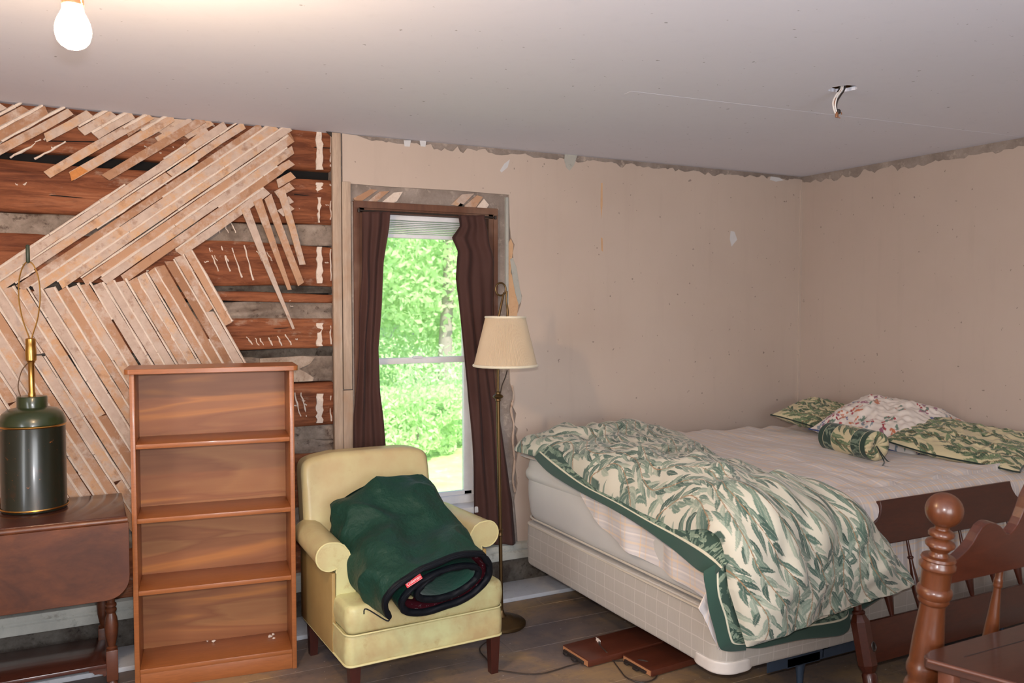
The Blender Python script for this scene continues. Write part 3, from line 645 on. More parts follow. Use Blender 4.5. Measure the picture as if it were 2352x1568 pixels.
# ------------------------------------------------------------------ bed
BX, BY0, BY1, BH = 2.03, 2.325, 3.86, 4.2                # foot side, near side, far side, head side
def m_grid():
    n = NT('box_spring_cloth'); tc = n.tc.outputs['Object']; sx = n.n('ShaderNodeSeparateXYZ'); n.l(tc, sx.inputs[0])
    ns = n.noise(n.coord(), 16, 3); lines = None
    for ax, per, off in ((0, .0735, .0), (1, .0735, .02), (2, .058, .012)):
        a = n.math('ADD', sx.outputs[ax], n.math('MULTIPLY', ns, .006)); f = n.math('FRACT', n.math('DIVIDE', n.math('ADD', a, off), per)); l = n.math('LESS_THAN', f, .045 if ax < 2 else .07)
        if ax < 2:
            geo = n.n('ShaderNodeNewGeometry'); gx = n.n('ShaderNodeSeparateXYZ'); n.l(geo.outputs['Normal'], gx.inputs[0]); l = n.math('MULTIPLY', l, n.math('LESS_THAN', n.math('ABSOLUTE', gx.outputs[ax]), .7))
        lines = l if lines is None else n.math('MAXIMUM', lines, l)
    wv = n.noise(n.coord((300, 300, 6)), 1, 2); base = n.mix(wv, S(180, 172, 162), S(166, 158, 148)); col = n.mix(n.math('MULTIPLY', lines, .45), base, S(208, 202, 195))
    n.bump(wv, .15, .001); return n.set(col, .6, sheen=.2, spec=.3)
M['grid_cloth'] = m_grid()
M['mattress'] = fabric('mattress_cover', S(198, 195, 190), S(186, 183, 178), .75, .2)
M['mattress_side'] = fabric('mattress_border', S(200, 190, 190), S(186, 178, 178), .7, .2)
M['piping_pale'] = fabric('pale_piping', S(196, 184, 166))
def m_sheet():
    n = NT('plaid_sheet'); at_ = n.n('ShaderNodeAttribute', attribute_name='FUV'); sx = n.n('ShaderNodeSeparateXYZ'); n.l(at_.outputs['Vector'], sx.inputs[0]); col = S(220, 208, 200)
    def stripes(ax, per, wd, off): return n.math('LESS_THAN', n.math('FRACT', n.math('DIVIDE', n.math('ADD', sx.outputs[ax], off), per)), wd)
    c = n.mix(n.math('MULTIPLY', stripes(0, .017, .4, 0), .5), S(202, 194, 190), S(190, 184, 186))
    c = n.mix(n.math('MULTIPLY', stripes(0, .068, .14, .01), .42), c, S(222, 192, 152)); c = n.mix(n.math('MULTIPLY', stripes(0, .068, .1, .04), .5), c, S(232, 222, 214))
    c = n.mix(n.math('MULTIPLY', stripes(1, .11, .07, .0), .3), c, S(226, 190, 140)); c = n.mix(n.math('MULTIPLY', stripes(1, .11, .05, .03), .4), c, S(230, 188, 128))
    n.bump(n.noise(at_.outputs['Vector'], 300, 2), .1, .001); return n.set(c, .8, sheen=.2, spec=.2)
M['sheet'] = m_sheet()
M['frame_blue'] = simple('blue_grey_steel', S(66, 80, 98), .5, metal=.5)
def cushionbox(x0, x1, y0, y1, z0, z1, rc, re, bulge, seed=1, n=26):
    """upholstered block: rounded plan corners rc, rounded edges re, slight bulge"""
    no = Noise(seed, 20, 1, 5, 3); prof = []
    for i in range(7): a = -PI/2+PI/2*i/6; prof.append((re*(1-math.cos(a)), z0+re*(1+math.sin(a))))
    for i in range(1, 6): prof.append((-bulge*math.sin(PI*i/6), z0+re+(z1-z0-2*re)*i/6))
    for i in range(7): a = PI/2*i/6; prof.append((re*(1-math.cos(a)), z1-re*(1-math.sin(a))))
    per = []
    for cx, cy, a0 in ((x1-rc, y1-rc, 0), (x0+rc, y1-rc, PI/2), (x0+rc, y0+rc, PI), (x1-rc, y0+rc, 1.5*PI)):
        for i in range(9): a = a0+PI/2*i/8; per.append((cx, cy, math.cos(a), math.sin(a)))
    P = []; m = len(per)
    for i in range(m):
        a = per[i]; b = per[(i+1) % m]; P.append(a); L = math.hypot(b[0]+rc*b[2]-a[0]-rc*a[2], b[1]+rc*b[3]-a[1]-rc*a[3])
        if L > .1:
            k = int(L/.05)
            for j in range(1, k): t = j/k; P.append(tuple(a[q]+(b[q]-a[q])*t for q in range(4)))
    V = []; Fc = []; m = len(P)
    for ins, z in prof:
        for cx, cy, nx, ny in P:
            x = cx+nx*(rc-ins); y = cy+ny*(rc-ins); w_ = .003*float(no(x*2, y*2, z*4)); V.append((x+nx*w_, y+ny*w_, z))
    for j in range(len(prof)-1):
        for i in range(m): k = (i+1) % m; Fc.append((j*m+i, j*m+k, (j+1)*m+k, (j+1)*m+i))
    Fc.append(tuple(reversed(range(m)))); Fc.append(tuple(range((len(prof)-1)*m, len(prof)*m))); return V, Fc
def loop_at(x0, x1, y0, y1, z, rc, r):
    P = []
    for cx, cy, a0 in ((x1-rc, y1-rc, 0), (x0+rc, y1-rc, PI/2), (x0+rc, y0+rc, PI), (x1-rc, y0+rc, 1.5*PI)):
        for i in range(7): a = a0+PI/2*i/6; P.append((cx+rc*math.cos(a), cy+rc*math.sin(a), z))
    return tube(P, r, 7, closed=True)
tf = thing('metal_bed_frame', 'blue-grey steel bed frame on caster legs under the box spring', 'bed frame', (3.1, 3.1, 0))
for yy in (BY0+.03, BY1-.07):
    mk('side_rail', join([bx(BX+.26, BH-.06, yy, yy+.004, .15, .197), bx(BX+.26, BH-.06, yy, yy+.04, .193, .1975)]), M['frame_blue'], tf)
for xx in (BX+.55, BH-.35):
    mk('cross_rail', join([bx(xx, xx+.035, BY0+.03, BY1-.03, .186, .1925), bx(xx, xx+.004, BY0+.03, BY1-.03, .155, .19)]), M['frame_blue'], tf)
    for yy in (BY0+.06, BY1-.08):
        mk('leg', join([lathe([(.012, .045), (.015, .10), (.022, .15), (.024, .186)], 14, (xx-.09, yy, 0)), bx(xx-.19, xx-.01, yy-.03, yy+.02, .145, .186, .004)]), M['frame_blue'], tf)
        mk('caster', lathe([(.008, 0), (.026, .002), (.028, .02), (.022, .044), (.012, .05)], 16, (xx-.09, yy, 0)), M['iron'], tf)
tb = thing('box_spring', 'pale box spring in grid-woven cloth at the bottom of the bed', 'box spring', (3.1, 3.1, .2))
mk('base', cushionbox(BX+.004, BH, BY0, BY1, .2, .425, .075, .018, .004), M['grid_cloth'], tb)
mk('piping', loop_at(BX+.004, BH, BY0, BY1, .414, .075, .005), M['piping_pale'], tb)
gp = cushionbox(BX-.001, BX+.2, BY0-.005, BY0+.2, .193, .245, .08, .01, 0)
mk('corner_guard', gp, simple('corner_plastic', S(214, 206, 198), .25), tb)
tm = thing('mattress', 'thick white mattress lying on the grid-cloth box spring', 'mattress', (3.1, 3.1, .43))
mk('body', cushionbox(BX, BH, BY0+.005, BY1, .43, .765, .11, .07, .012, 5), M['mattress'], tm)
mk('pillow_top', cushionbox(BX-.005, BH, BY0, BY1+.01, .57, .785, .11, .075, .016, 8), M['mattress'], tm)
mk('seam', loop_at(BX-.002, BH, BY0, BY1, .572, .11, .005), M['piping_pale'], tm); mk('seam', loop_at(BX+.004, BH, BY0, BY1, .452, .11, .005), M['piping_pale'], tm)

# sheet spread over the mattress
TZ = .79
nz1 = Noise(21, 40, 6, 26); nz2 = Noise(22, 30, 2, 7); nz3 = Noise(23, 30, 25, 60)
def fold_over(a, b, la, top):
    """a: distance past the foot edge (negative = on top), b: past the near edge. Returns x, y, z"""
    ra = .07; x = np.empty_like(a); z = np.zeros_like(a)
    def bend(t):
        ang = np.clip(t/ra, 0, PI/2); h = np.where(t < 0, t, ra*np.sin(ang)); d = np.where(t < 0, 0, ra*(1-np.cos(ang)))+np.maximum(t-ra*PI/2, 0); return h, d
    ha, da = bend(a+ra); hb, db = bend(b+ra); return ha-ra, hb-ra, da, db
def sheet_fn(U, Vv):
    hem = np.where(True, .17+.02*nz2(U*3, 0*U), 0)
    y_len = BY1-BY0+.02; b = -y_len+(y_len+.34)*Vv; yloc = BY0-b
    La = np.interp(-yloc, [-3.30, -3.19, -3.07, -2.84, -2.55, -2.3], [0, .12, .19, .24, .27, .28]); a = La-(La+BH-BX-.02)*U
    ha, hb, da, db = fold_over(a, b, 0, TZ); both = np.minimum(da, db)
    x = BX-ha-.006-.014*np.clip(da/.05, 0, 1); y = BY0-hb-.006-.006*np.clip(db/.05, 0, 1); d = np.maximum(da, db)+.15*both; z = TZ+.004-d
    amp = np.clip(.006+.010*np.clip((BY0+.5-yloc)/.5, 0, 1)+.004, 0, .02)
    wv = nz1(x*2.2+y*.6, y*.7)*.5+nz2(x*2, y*2)*.3+nz3(x*1.2, y*.5)*.24
    hang_b = np.clip(db/.1, 0, 1); hang_a = np.clip(da/.1, 0, 1)
    y = y-hang_b*(.012+.012*nz1(x*2.4, z*.4)); x = x-hang_a*(.010+.010*nz1(y*2+7, z*.4)); z = z-.03*np.clip((x-BX)/.06, 0, 1)*np.clip((BX+.42-x)/.15, 0, 1)+np.where((db <= 0) & (da <= 0), amp*wv+.010*np.exp(-((x-BX-1.1)/.8)**2), 0)
    sheet_fn.uv = np.stack([(BH-a*1.0).ravel(), b.ravel()], -1); return x, y, z
g = grid(520, 460, sheet_fn)
o = mk('bed_sheet', g[:2], M['sheet'], uv=sheet_fn.uv, ang=180)
tag(o, 'pale plaid bed sheet spread over the mattress and hanging down its near side', 'sheet')

# comforter: a puffy folded quilt across the foot of the bed, hanging over the near side
TC = .79
def interp(v, pts): xs = [p[0] for p in pts]; return np.interp(v, xs, [p[1] for p in pts])
cn1 = Noise(31, 30, 3, 9); cn2 = Noise(32, 40, 12, 34); cn4 = Noise(34, 40, 40, 95); cn3 = Noise(33, 20, 1.5, 4)
LTOP = 1.60; LHANG = .46; LT = LTOP+LHANG
def comf(U, Vv):
    s = Vv*LT                                             # arc length from the far end
    # centre line: along -y on the bed, bending down at the near side
    R = .12; sb = LTOP-R*.3; t = s-sb; ang = np.clip(t/R, 0, PI/2)
    y = 3.905-np.minimum(s, sb)-R*np.sin(ang)*(t > 0); z = TC-np.where(t > 0, R*(1-np.cos(ang)), 0)
    hang = np.maximum(t-R*PI/2, 0); z = z-hang*1.0; y = y-.03*np.clip(hang/.3, 0, 1)
    xl = interp(s, [(0, 2.00), (.05, 1.985), (.2, 2.00), (.35, 2.02), (.55, 2.0), (.75, 1.975), (1.1, 1.965), (1.45, 1.955), (1.62, 1.945), (1.85, 1.965), (2.06, 2.03)])
    xr = interp(s, [(0, 2.72), (.05, 2.86), (.3, 2.88), (.6, 2.78), (1.0, 2.62), (1.4, 2.53), (1.62, 2.58), (1.8, 2.72), (2.06, 2.90)])
    hm = interp(s, [(0, .0), (.03, .055), (.12, .095), (.35, .135), (.8, .125), (1.3, .125), (1.6, .115), (1.9, .105), (2.03, .08), (2.06, .02)])
    x = xl+(xr-xl)*U; e = np.abs(2*U-1); prof = (1-e**3.2)**(1/2.4)
    # the right-hand part thins out on the bed
    prof = prof*(1-.45*np.clip((U-.5)*2, 0, 1)*(s < 1.5)); 
    # rolled nose at the far left, and the dip behind it
    nose = .020*np.exp(-((x-2.1)/.13)**2)*np.exp(-((s-.12)/.16)**2)-.045*np.exp(-((x-2.33)/.09)**2)*np.exp(-((s-.05)/.16)**2)+.055*np.exp(-((x-2.62)/.17)**2)*np.exp(-((s-.2)/.22)**2)
    h = hm*prof+nose*prof+.017*cn1(x*1.6, s*1.4)*prof+.0075*cn2(x*1.8, s*1.2)*prof+.0016*cn4(x, s)*prof+.014*cn3(x, s)*prof
    h = h-.022*np.exp(-((x-2.28-.12*(s-.9))/.03)**2)*np.clip(1-np.abs(s-.95)/.35, 0, 1)*prof-.02*np.exp(-((x-2.44)/.04)**2)*np.clip(1-np.abs(s-1.75)/.22, 0, 1)*prof
    # hem line slopes up to the right on the hanging part
    z = z+np.clip((s-1.60)/.46, 0, 1)*(.085*U-.0)*1.0-interp(s, [(0, 0), (.6, 0), (.75, .02), (1.0, .075), (1.33, .09), (1.47, .07), (1.58, .035), (1.68, 0)])*np.clip(1-U/.3, 0, 1)**1.6
    ny = -np.sin(ang)*(t > 0); nz = np.where(t > 0, np.cos(ang), 1.0)
    lift = np.maximum(h, -.0)
    tuck = .045*np.clip((e-.8)/.2, 0, 1)**2*np.where(U < .5, 1, 0)*(s < 1.65)
    X = x+tuck*0; Y = y+ny*lift; Z = z+nz*lift
    comf.uv = (U*.82, Vv*LT); return X, Y, Z
g = grid(400, 760, comf)
tcf = thing('comforter', 'folded green and cream leaf-print comforter across the foot of the bed', 'comforter', (2.35, 3.1, .8))
mk('quilted_body', g[:2], M['print'], tcf, col=samp(T_main, comf.uv[0].ravel()+.3, comf.uv[1].ravel()), ang=180)
# green-bordered underside showing along the foot side
def border_cols(w_m, l_m, U, Vv, edges):
    """edges: list of (distance from outer edge, class)"""
    d = U*w_m; c = samp(T_dark, U*w_m+.4, Vv*l_m).copy(); dk = np.array(S(46, 72, 62)); cr = np.array(S(206, 200, 176))
    m = d < .042; c[m] = dk; m = (d >= .042) & (d < .048); c[m] = cr; return c
lo_pts = [(1228, 1050, 2.00), (1262, 1085, 1.98), (1330, 1128, 1.965), (1410, 1170, 1.955), (1480, 1212, 1.95), (1540, 1256, 1.95), (1590, 1298, 1.945), (1618, 1316, 1.94), (1642, 1322, 1.94)]
up_pts = [(1262, 1022, 2.03), (1310, 1050, 2.02), (1360, 1098, 2.0), (1428, 1135, 1.99), (1500, 1172, 1.985), (1565, 1190, 1.985), (1640, 1215, 1.985), (1672, 1245, 1.98), (1688, 1280, 1.975)]
LO = np.array(smoothpath([at(a, b, 'x', c) for a, b, c in lo_pts], 12)); UP = np.array(smoothpath([at(a, b, 'x', c) for a, b, c in up_pts], 12))
def flapfn(A, B, puff, seed):
    nf = Noise(seed, 20, 6, 20)
    def f(U, Vv):
        k = np.clip(Vv*(len(A)-1), 0, len(A)-1.001); i = k.astype(int); fr = (k-i)[..., None]
        a = A[i]*(1-fr)+A[i+1]*fr; b = B[i]*(1-fr)+B[i+1]*fr; p = a+(b-a)*U[..., None]; q_ = puff*np.sin(PI*U)+.003*nf(U*.5, Vv*1.5)
        return p[..., 0]-q_*.8, p[..., 1]-q_*.3, p[..., 2]+.2*q_
    return f
def flap(name, A, B, w_m, l_m, puff, seed, par, nu=60, nv=520, colf=border_cols):
    g = grid(nu, nv, flapfn(A, B, puff, seed)); o = mk(name, g[:2], M['print'], par, col=colf(w_m, l_m, g[2], g[3], None), ang=180); return solid(o, .006)
flap('border', LO, UP, .10, 1.5, .012, 4, tcf)
# corner flap hanging at the near foot corner
YN = 2.255
A = np.array(smoothpath([at(1616, 1312, 'y', YN+.02), at(1620, 1350, 'y', YN), at(1634, 1420, 'y', YN), at(1650, 1478, 'y', YN), at(1668, 1494, 'y', YN), at(1712, 1492, 'y', YN-.01)], 12))
B = np.array(smoothpath([at(1705, 1262, 'y', YN-.03), at(1700, 1350, 'y', YN-.03), at(1715, 1400, 'y', YN-.03), at(1722, 1440, 'y', YN-.03), at(1724, 1450, 'y', YN-.03), at(1727, 1454, 'y', YN-.03)], 12))
flap('border', A, B, .11, .42, .012, 6, tcf, 60, 200)
# gathered underside below the hem
A = np.array(smoothpath([at(x_, y_, 'y', YN+.015) for x_, y_ in [(1712, 1486), (1745, 1487), (1790, 1478), (1838, 1468), (1870, 1464), (1900, 1462), (1935, 1456), (1950, 1440), (1952, 1410)]], 12))
B = np.array(smoothpath([at(x_, y_, 'y', YN+.01) for x_, y_ in [(1712, 1440), (1745, 1430), (1790, 1415), (1838, 1400), (1870, 1390), (1900, 1382), (1930, 1372), (1945, 1368), (1950, 1360)]], 12))
flap('border', A, B, .11, .6, .014, 7, tcf, 60, 240)
A = np.array(smoothpath([at(x_, y_, 'y', YN+.0) for x_, y_ in [(1950, 1412), (1985, 1396), (2030, 1368), (2072, 1350)]], 12)); B = np.array(smoothpath([at(x_, y_, 'y', YN-.01) for x_, y_ in [(1950, 1340), (1985, 1335), (2030, 1330), (2074, 1326)]], 12))
flap('border', A, B, .04, .3, .006, 9, tcf, 30, 80)
# plaid sheet corner peeping out beside the flap
A = np.array([at(1604, 1396, 'y', YN+.035), at(1622, 1430, 'y', YN+.03), at(1648, 1488, 'y', YN+.025), at(1652, 1492, 'y', YN+.025)]); B = np.array([at(1640, 1318, 'y', YN+.04), at(1650, 1350, 'y', YN+.03), at(1658, 1400, 'y', YN+.025), at(1662, 1480, 'y', YN+.025)])
g = grid(16, 30, flapfn(A, B, .004, 12)); o = mk('sheet_corner', g[:2], M['sheet'], bpy.data.objects['bed_sheet'], uv=np.stack([g[2]*.1, g[3]*.3], -1)); solid(o, .002)

# pillows
def pillow(w_, l_, t_, seed, n=130, pw=2.6, sag=.0):
    no = Noise(seed, 30, 6, 24)
    def side(sg):
        def f(U, Vv):
            u = 2*U-1; v = 2*Vv-1; e = np.clip((1-np.abs(u)**pw)*(1-np.abs(v)**pw), 0, 1)**.55
            pin = 1-.07*(np.abs(v)**2)*(1-np.abs(u)**4); pin2 = 1-.07*(np.abs(u)**2)*(1-np.abs(v)**4)
            return u*w_/2*pin2, v*l_/2*pin, sg*t_/2*e*(1+.055*no(u*.5, v*.5)+sag*u)+.004*no(u*2, v*2)*(e > 0)*e
        return f
    a = grid(n, n, side(1)); b = grid(n, n, side(-1)); V = np.concatenate([a[0], b[0]]); Fc = np.concatenate([a[1], b[1][:, ::-1]+len(a[0])])
    e = [(i, 0) for i in range(n)]+[(n-1, j) for j in range(1, n)]+[(i, n-1) for i in range(n-2, -1, -1)]+[(0, j) for j in range(n-2, 0, -1)]
    edge = [a[0][j*n+i] for i, j in e]; u = np.concatenate([a[2], b[2]]); v = np.concatenate([a[3], b[3]]); return V, Fc, u*w_, v*l_, edge
def place(V, loc, rot): M_ = np.array(Matrix.LocRotScale(Vector(loc), Euler(rot, 'XYZ'), None)); return np.asarray(V)@M_[:3, :3].T+M_[:3, 3]
M['pipe_dark'] = fabric('dark_green_piping', S(38, 52, 46)); M['pipe_blue'] = fabric('blue_piping', S(56, 76, 130))
def add_pillow(name, label, w_, l_, t_, loc, rot, T, mat, pipe, seed, bend=None, **k):
    V, Fc, u, v, edge = pillow(w_, l_, t_, seed, **k); t = thing(name, label, 'pillow', loc, rot)
    edge = np.array(edge)
    if bend: V = bend(V); edge = bend(edge)
    mk('case', (V, Fc), M[mat], t, local=True, col=samp(T, u+.1*seed, v+.07*seed), ang=180)
    mk('piping', tube(edge[::3], .0042, 6, closed=True), M[pipe], t, local=True); return t
add_pillow('pillow', 'cream pillow with small red and blue flowers and blue piping', .54, .62, .25, (3.90, 3.13, .885), (math.radians(7), math.radians(-14), math.radians(6)), T_flor, 'print_floral', 'pipe_blue', 3)
add_pillow('pillow', 'leaf-print pillow lying furthest back in the corner behind the bolster', .46, .36, .11, (3.90, 3.62, .90), (math.radians(10), math.radians(-9), math.radians(14)), T_pill, 'print', 'pipe_dark', 5)
def bendr(V): V = V.copy(); V[:, 2] += .06*np.clip((V[:, 1]+.02)/.3, 0, 1)**1.5-.03*np.clip((-V[:, 1])/.3, 0, 1); return V
add_pillow('pillow', 'flat leaf-print pillow with dark piping nearest the footboard pieces', .50, .66, .10, (3.90, 2.66, .865), (math.radians(-3), math.radians(-12), math.radians(10)), T_pill, 'print', 'pipe_dark', 9, bend=bendr)
# bolster
b0 = at(1915, 1003, 'z', .872); b1 = at(2004, 1022, 'z', .872); ax = b1-b0; L = .33; ang_b = math.atan2(ax[1], ax[0]); cb = (b0+b1)/2
tbo = thing('bolster', 'small round leaf-print bolster with tied ends in front of the flowered pillow', 'bolster', (cb[0], cb[1], .872), (0, 0, ang_b))
def bol(U, Vv):
    s = (Vv-.5)*L; R_ = .076*(1-.04*np.abs(2*Vv-1)**2); th = 2*PI*U; return s, R_*np.cos(th), R_*np.sin(th)*.96
g = grid(160, 220, bol); s = (g[3]-.5)*L; cB = samp(T_pill, g[2]*.46, s+.5).copy(); ad = np.abs(s)
m = (ad > .07) & (ad < .13); cB[m] = samp(T_dark, g[2]*.46, s)[m]*.8; m = (ad >= .066) & (ad <= .070) | (ad > .128) & (ad < .131); cB[m] = S(196, 188, 160); m = ad >= .131; cB[m] = S(44, 66, 56)
mk('cover', g[:2], M['print'], tbo, local=True, col=cB, ang=180)
def capfn(sg):
    def f(U, Vv): r_ = .073*(1-Vv)+.001; th = 2*PI*U; return sg*(L/2-.002+.022*np.sin(PI*np.clip(Vv, 0, 1))*(1-Vv)+.0035*np.sin(th*11)*(Vv)*(1-Vv)*3-.012*Vv**3), r_*np.cos(th), r_*np.sin(th)*.96
    return f
for sg in (-1, 1):
    g = grid(160, 40, capfn(sg)); mk('gathered_end', g[:2], M['print'], tbo, local=True, col=samp(T_pill, .3+g[2]*.3, .2+g[3]*.1), ang=180)
    pts = [(sg*(L/2-.004), 0, 0), (sg*(L/2+.02), .0, -.03), (sg*(L/2+.035), .01, -.066), (sg*(L/2+.06), -.015, -.073), (sg*(L/2+.09), -.05, -.076), (sg*(L/2+.12), -.045, -.077)]
    mk('tie_cord', tube(smoothpath(pts, 5), .0028, 6), M['pipe_dark'], tbo, local=True)
    pts = [(sg*(L/2-.004), 0, 0), (sg*(L/2+.025), .02, -.05), (sg*(L/2+.03), .045, -.073), (sg*(L/2+.055), .07, -.077), (sg*(L/2+.05), .095, -.077)]
    mk('tie_cord', tube(smoothpath(pts, 5), .0028, 6), M['pipe_dark'], tbo, local=True)

# ------------------------------------------------------------------ bookcase
M['book_wood'] = wood('bookcase_wood', S(150, 88, 46), S(162, 98, 54), (1.2, 12, 12), .38, coat=.15)
def m_back():
    n = NT('bookcase_back_veneer'); v = n.coord((.55, 1, 5.2)); a = n.noise(v, 1.5, 3, .45, .9); col = n.ramp(a, [(.3, S(144, 94, 58)), (.42, S(154, 106, 66)), (.48, S(134, 84, 52)), (.56, S(148, 96, 60)), (.62, S(178, 116, 62)), (.72, S(150, 98, 60))])
    b = n.noise(n.coord((2, 1, 40)), 4, 5); col = n.mix(n.math('MULTIPLY', b, .25), col, S(120, 70, 44)); return n.set(col, .45, spec=.4)
M['book_back'] = m_back()
fl_, fr_ = np.array([.154, 3.632]), np.array([.782, 3.556]); ab = math.atan2(fr_[1]-fl_[1], fr_[0]-fl_[0]); WB = float(np.hypot(*(fr_-fl_))); DB = .235
tk = thing('bookcase', 'empty orange-brown wooden bookcase with five open shelves', 'bookcase', (fl_[0], fl_[1], 0), (0, 0, ab))
T_ = .019; HB = 1.275
for x0 in (0, WB-T_): mk('side_panel', bx(x0, x0+T_, 0, DB, 0, HB, .002), M['book_wood'], tk, local=True)
tp = [(-.016, -.014+.02), (-.012, -.018+.005), (0, -.019), (WB, -.019), (WB+.012, -.013), (WB+.016, .006), (WB+.016, DB), (-.016, DB)]
def topboard():
    P = [(-.018, DB), (-.018, .004)]+[(-.018+.022*(1-math.cos(a)), .004-.022*math.sin(a)) for a in (.4, .8, 1.2, PI/2)]+[(WB+.018-.022*(1-math.cos(a)), .004-.022*math.sin(a)) for a in (PI/2, 1.2, .8, .4)]+[(WB+.018, .004), (WB+.018, DB)]
    V, Fc = prism(P, HB, HB+.02, 'xy'); return V, Fc
o = mk('top', topboard(), M['book_wood'], tk, local=True); bv = o.modifiers.new('b', 'BEVEL'); bv.width = .004; bv.segments = 2; bv.limit_method = 'ANGLE'
for z0 in (.975, .676, .384, .064): mk('shelf', bx(T_, WB-T_, .004, DB-.006, z0, z0+.019, .0015), M['book_wood'], tk, local=True)
mk('toe_board', bx(T_, WB-T_, .006, .022, 0, .066, .0015), M['book_wood'], tk, local=True)
mk('back_panel', bx(T_*.6, WB-T_*.6, DB-.008, DB-.001, .04, HB-.003), M['book_back'], tk, local=True)
for x_, y_, r_, lb in ((.535, .175, .011, 'largest plaster crumb on the lowest bookcase shelf, by the right side panel'), (.55, .195, .007, 'small plaster crumb behind the largest one on the lowest bookcase shelf'), (.548, .15, .006, 'small plaster crumb in front of the largest one on the lowest bookcase shelf'), (.30, .205, .009, 'plaster crumb against the middle of the back panel on the lowest bookcase shelf'), (.275, .215, .005, 'tiny flat plaster crumb left of the middle one on the lowest bookcase shelf')):
    V, Fc = lathe([(0, 0), (r_, .001), (r_*.9, r_*.5), (r_*.3, r_*.8), (0, r_*.85)], 7, (0, 0, 0)); V = np.array(V)+RNG.normal(size=(len(V), 3))*.0012; V[:, 2] = np.maximum(V[:, 2], 0)
    o = mk('plaster_crumb', (V+np.array([x_, y_, .0832]), Fc), M['lime'], None, local=True); o.matrix_world = Matrix(WM[tk.name].tolist()); tag(o, lb, 'plaster crumb')

# ------------------------------------------------------------------ drop-leaf table
M['cherry'] = wood('cherry_wood', S(70, 36, 22), S(116, 64, 34), (1.3, 3, 2.6), .42, coat=.08, scale=2.4, c3=S(80, 42, 30))
M['cherry_top'] = wood('cherry_top', S(70, 38, 30), S(86, 48, 38), (1.1, 6, 6), .22, coat=.4, scale=2.2)
TT = .722
tt = thing('drop_leaf_table', 'dark cherry drop-leaf side table standing against the lath wall', 'table', (-.35, 3.83, 0))
ZX0, ZX1 = -.86, .135
mk('tabletop', bx(ZX0, ZX1, 3.60, 4.055, TT-.02, TT, .006, 3), M['cherry_top'], tt)
def leafp(yb):
    r_ = .085; z0 = .402; P = [(ZX0, TT-.022), (ZX0, z0+r_)]+[(ZX0+r_*(1-math.cos(a)), z0+r_*(1-math.sin(a))) for a in np.linspace(.2, PI/2, 8)]+[(ZX1+.006-r_*(1-math.cos(a)), z0+r_*(1-math.sin(a))) for a in np.linspace(PI/2, .2, 8)]+[(ZX1+.006, z0+r_), (ZX1+.006, TT-.022)]
    return prism(P, yb, yb+.018)
o = mk('drop_leaf', leafp(3.578), M['cherry'], tt); bv = o.modifiers.new('b', 'BEVEL'); bv.width = .004; bv.segments = 2; bv.limit_method = 'ANGLE'
mk('leaf_lip', tube([(ZX0, 3.592, TT-.014), (ZX1+.002, 3.592, TT-.014)], .0125, 12), M['cherry'], tt)
mk('drop_leaf', bx(ZX0, ZX1, 4.058, 4.074, .45, TT-.004, .004), M['cherry'], tt)
mk('apron', bx(ZX0+.1, .055, 3.68, 3.70, .60, TT-.021, .002), M['cherry'], tt); mk('apron', bx(.035, .055, 3.69, 4.0, .60, TT-.021, .002), M['cherry'], tt)
turn = [(.0, .0), (.016, .0), (.019, .008), (.013, .02), (.02, .028), (.02, .03)]
def tleg(x, y):
    sq = [bx(x-.022, x+.022, y-.022, y+.022, .03, .155, .003), bx(x-.022, x+.022, y-.022, y+.022, .48, .70, .003)]
    pr_ = [(.015, .0), (.02, .006), (.021, .02), (.014, .03), (.018, .034)]
    mid = [(.018, .155), (.021, .162), (.013, .168), (.016, .178), (.0235, .215), (.026, .25), (.022, .285), (.0155, .305), (.021, .312), (.0215, .320), (.0145, .327), (.021, .333), (.021, .341), (.0145, .348), (.0165, .37), (.021, .41), (.0225, .44), (.018, .465), (.022, .48)]
    return join([lathe(pr_, 20, (x, y, 0)), sq[0], lathe(mid, 24, (x, y, 0)), sq[1]])
for x, y in ((.075, 3.725), (.05, 4.0), (-.78, 3.725), (-.78, 4.0)): mk('leg', tleg(x, y), M['cherry'], tt)
mk('lower_shelf', bx(-.80, .055, 3.70, 4.02, .088, .106, .004), M['cherry_top'], tt)
brk = [(.052, .088), (.052, .052), (.045, .05), (.038, .06), (.025, .064), (.012, .063), (.004, .074), (-.01, .078), (-.01, .088)]
mk('bracket', prism(brk, 3.716, 3.732), M['cherry'], tt)

# toleware canister lamp on the table
M['tole'] = None
n = NT('green_tole'); a = n.noise(n.coord((1, 1, .6)), 16, 5, .75); sp_ = n.noise(n.coord(), 34, 4, .7)
c = n.mix(n.ramp(a, [(.58, (0, 0, 0)), (.66, (1, 1, 1))]), S(24, 30, 23), S(50, 34, 22)); c = n.mix(n.ramp(sp_, [(.66, (0, 0, 0)), (.70, (1, 1, 1))]), c, S(128, 76, 38)); M['tole'] = n.set(c, .3, coat=.3)
M['tole_top'] = simple('green_enamel', S(40, 52, 30), .28, coat=.4)
lx, ly = -.193, 3.90
tl = thing('table_lamp', 'dark green metal canister lamp without a shade on the drop-leaf table', 'lamp', (lx, ly, TT))
k_ = 1.045
mk('canister', lathe([(0, .001), (.112*k_, .001), (.116*k_, .006), (.116*k_, .012), (.113*k_, .016), (.113*k_, .34)], 48, (lx, ly, TT)), M['tole'], tl)
mk('gold_band', lathe([(.1175*k_, .010), (.1195*k_, .013), (.1175*k_, .017)], 48, (lx, ly, TT), cap=False), M['brass'], tl); mk('gold_band', lathe([(.1135*k_, .338), (.1165*k_, .342), (.1135*k_, .347)], 48, (lx, ly, TT), cap=False), M['brass'], tl)
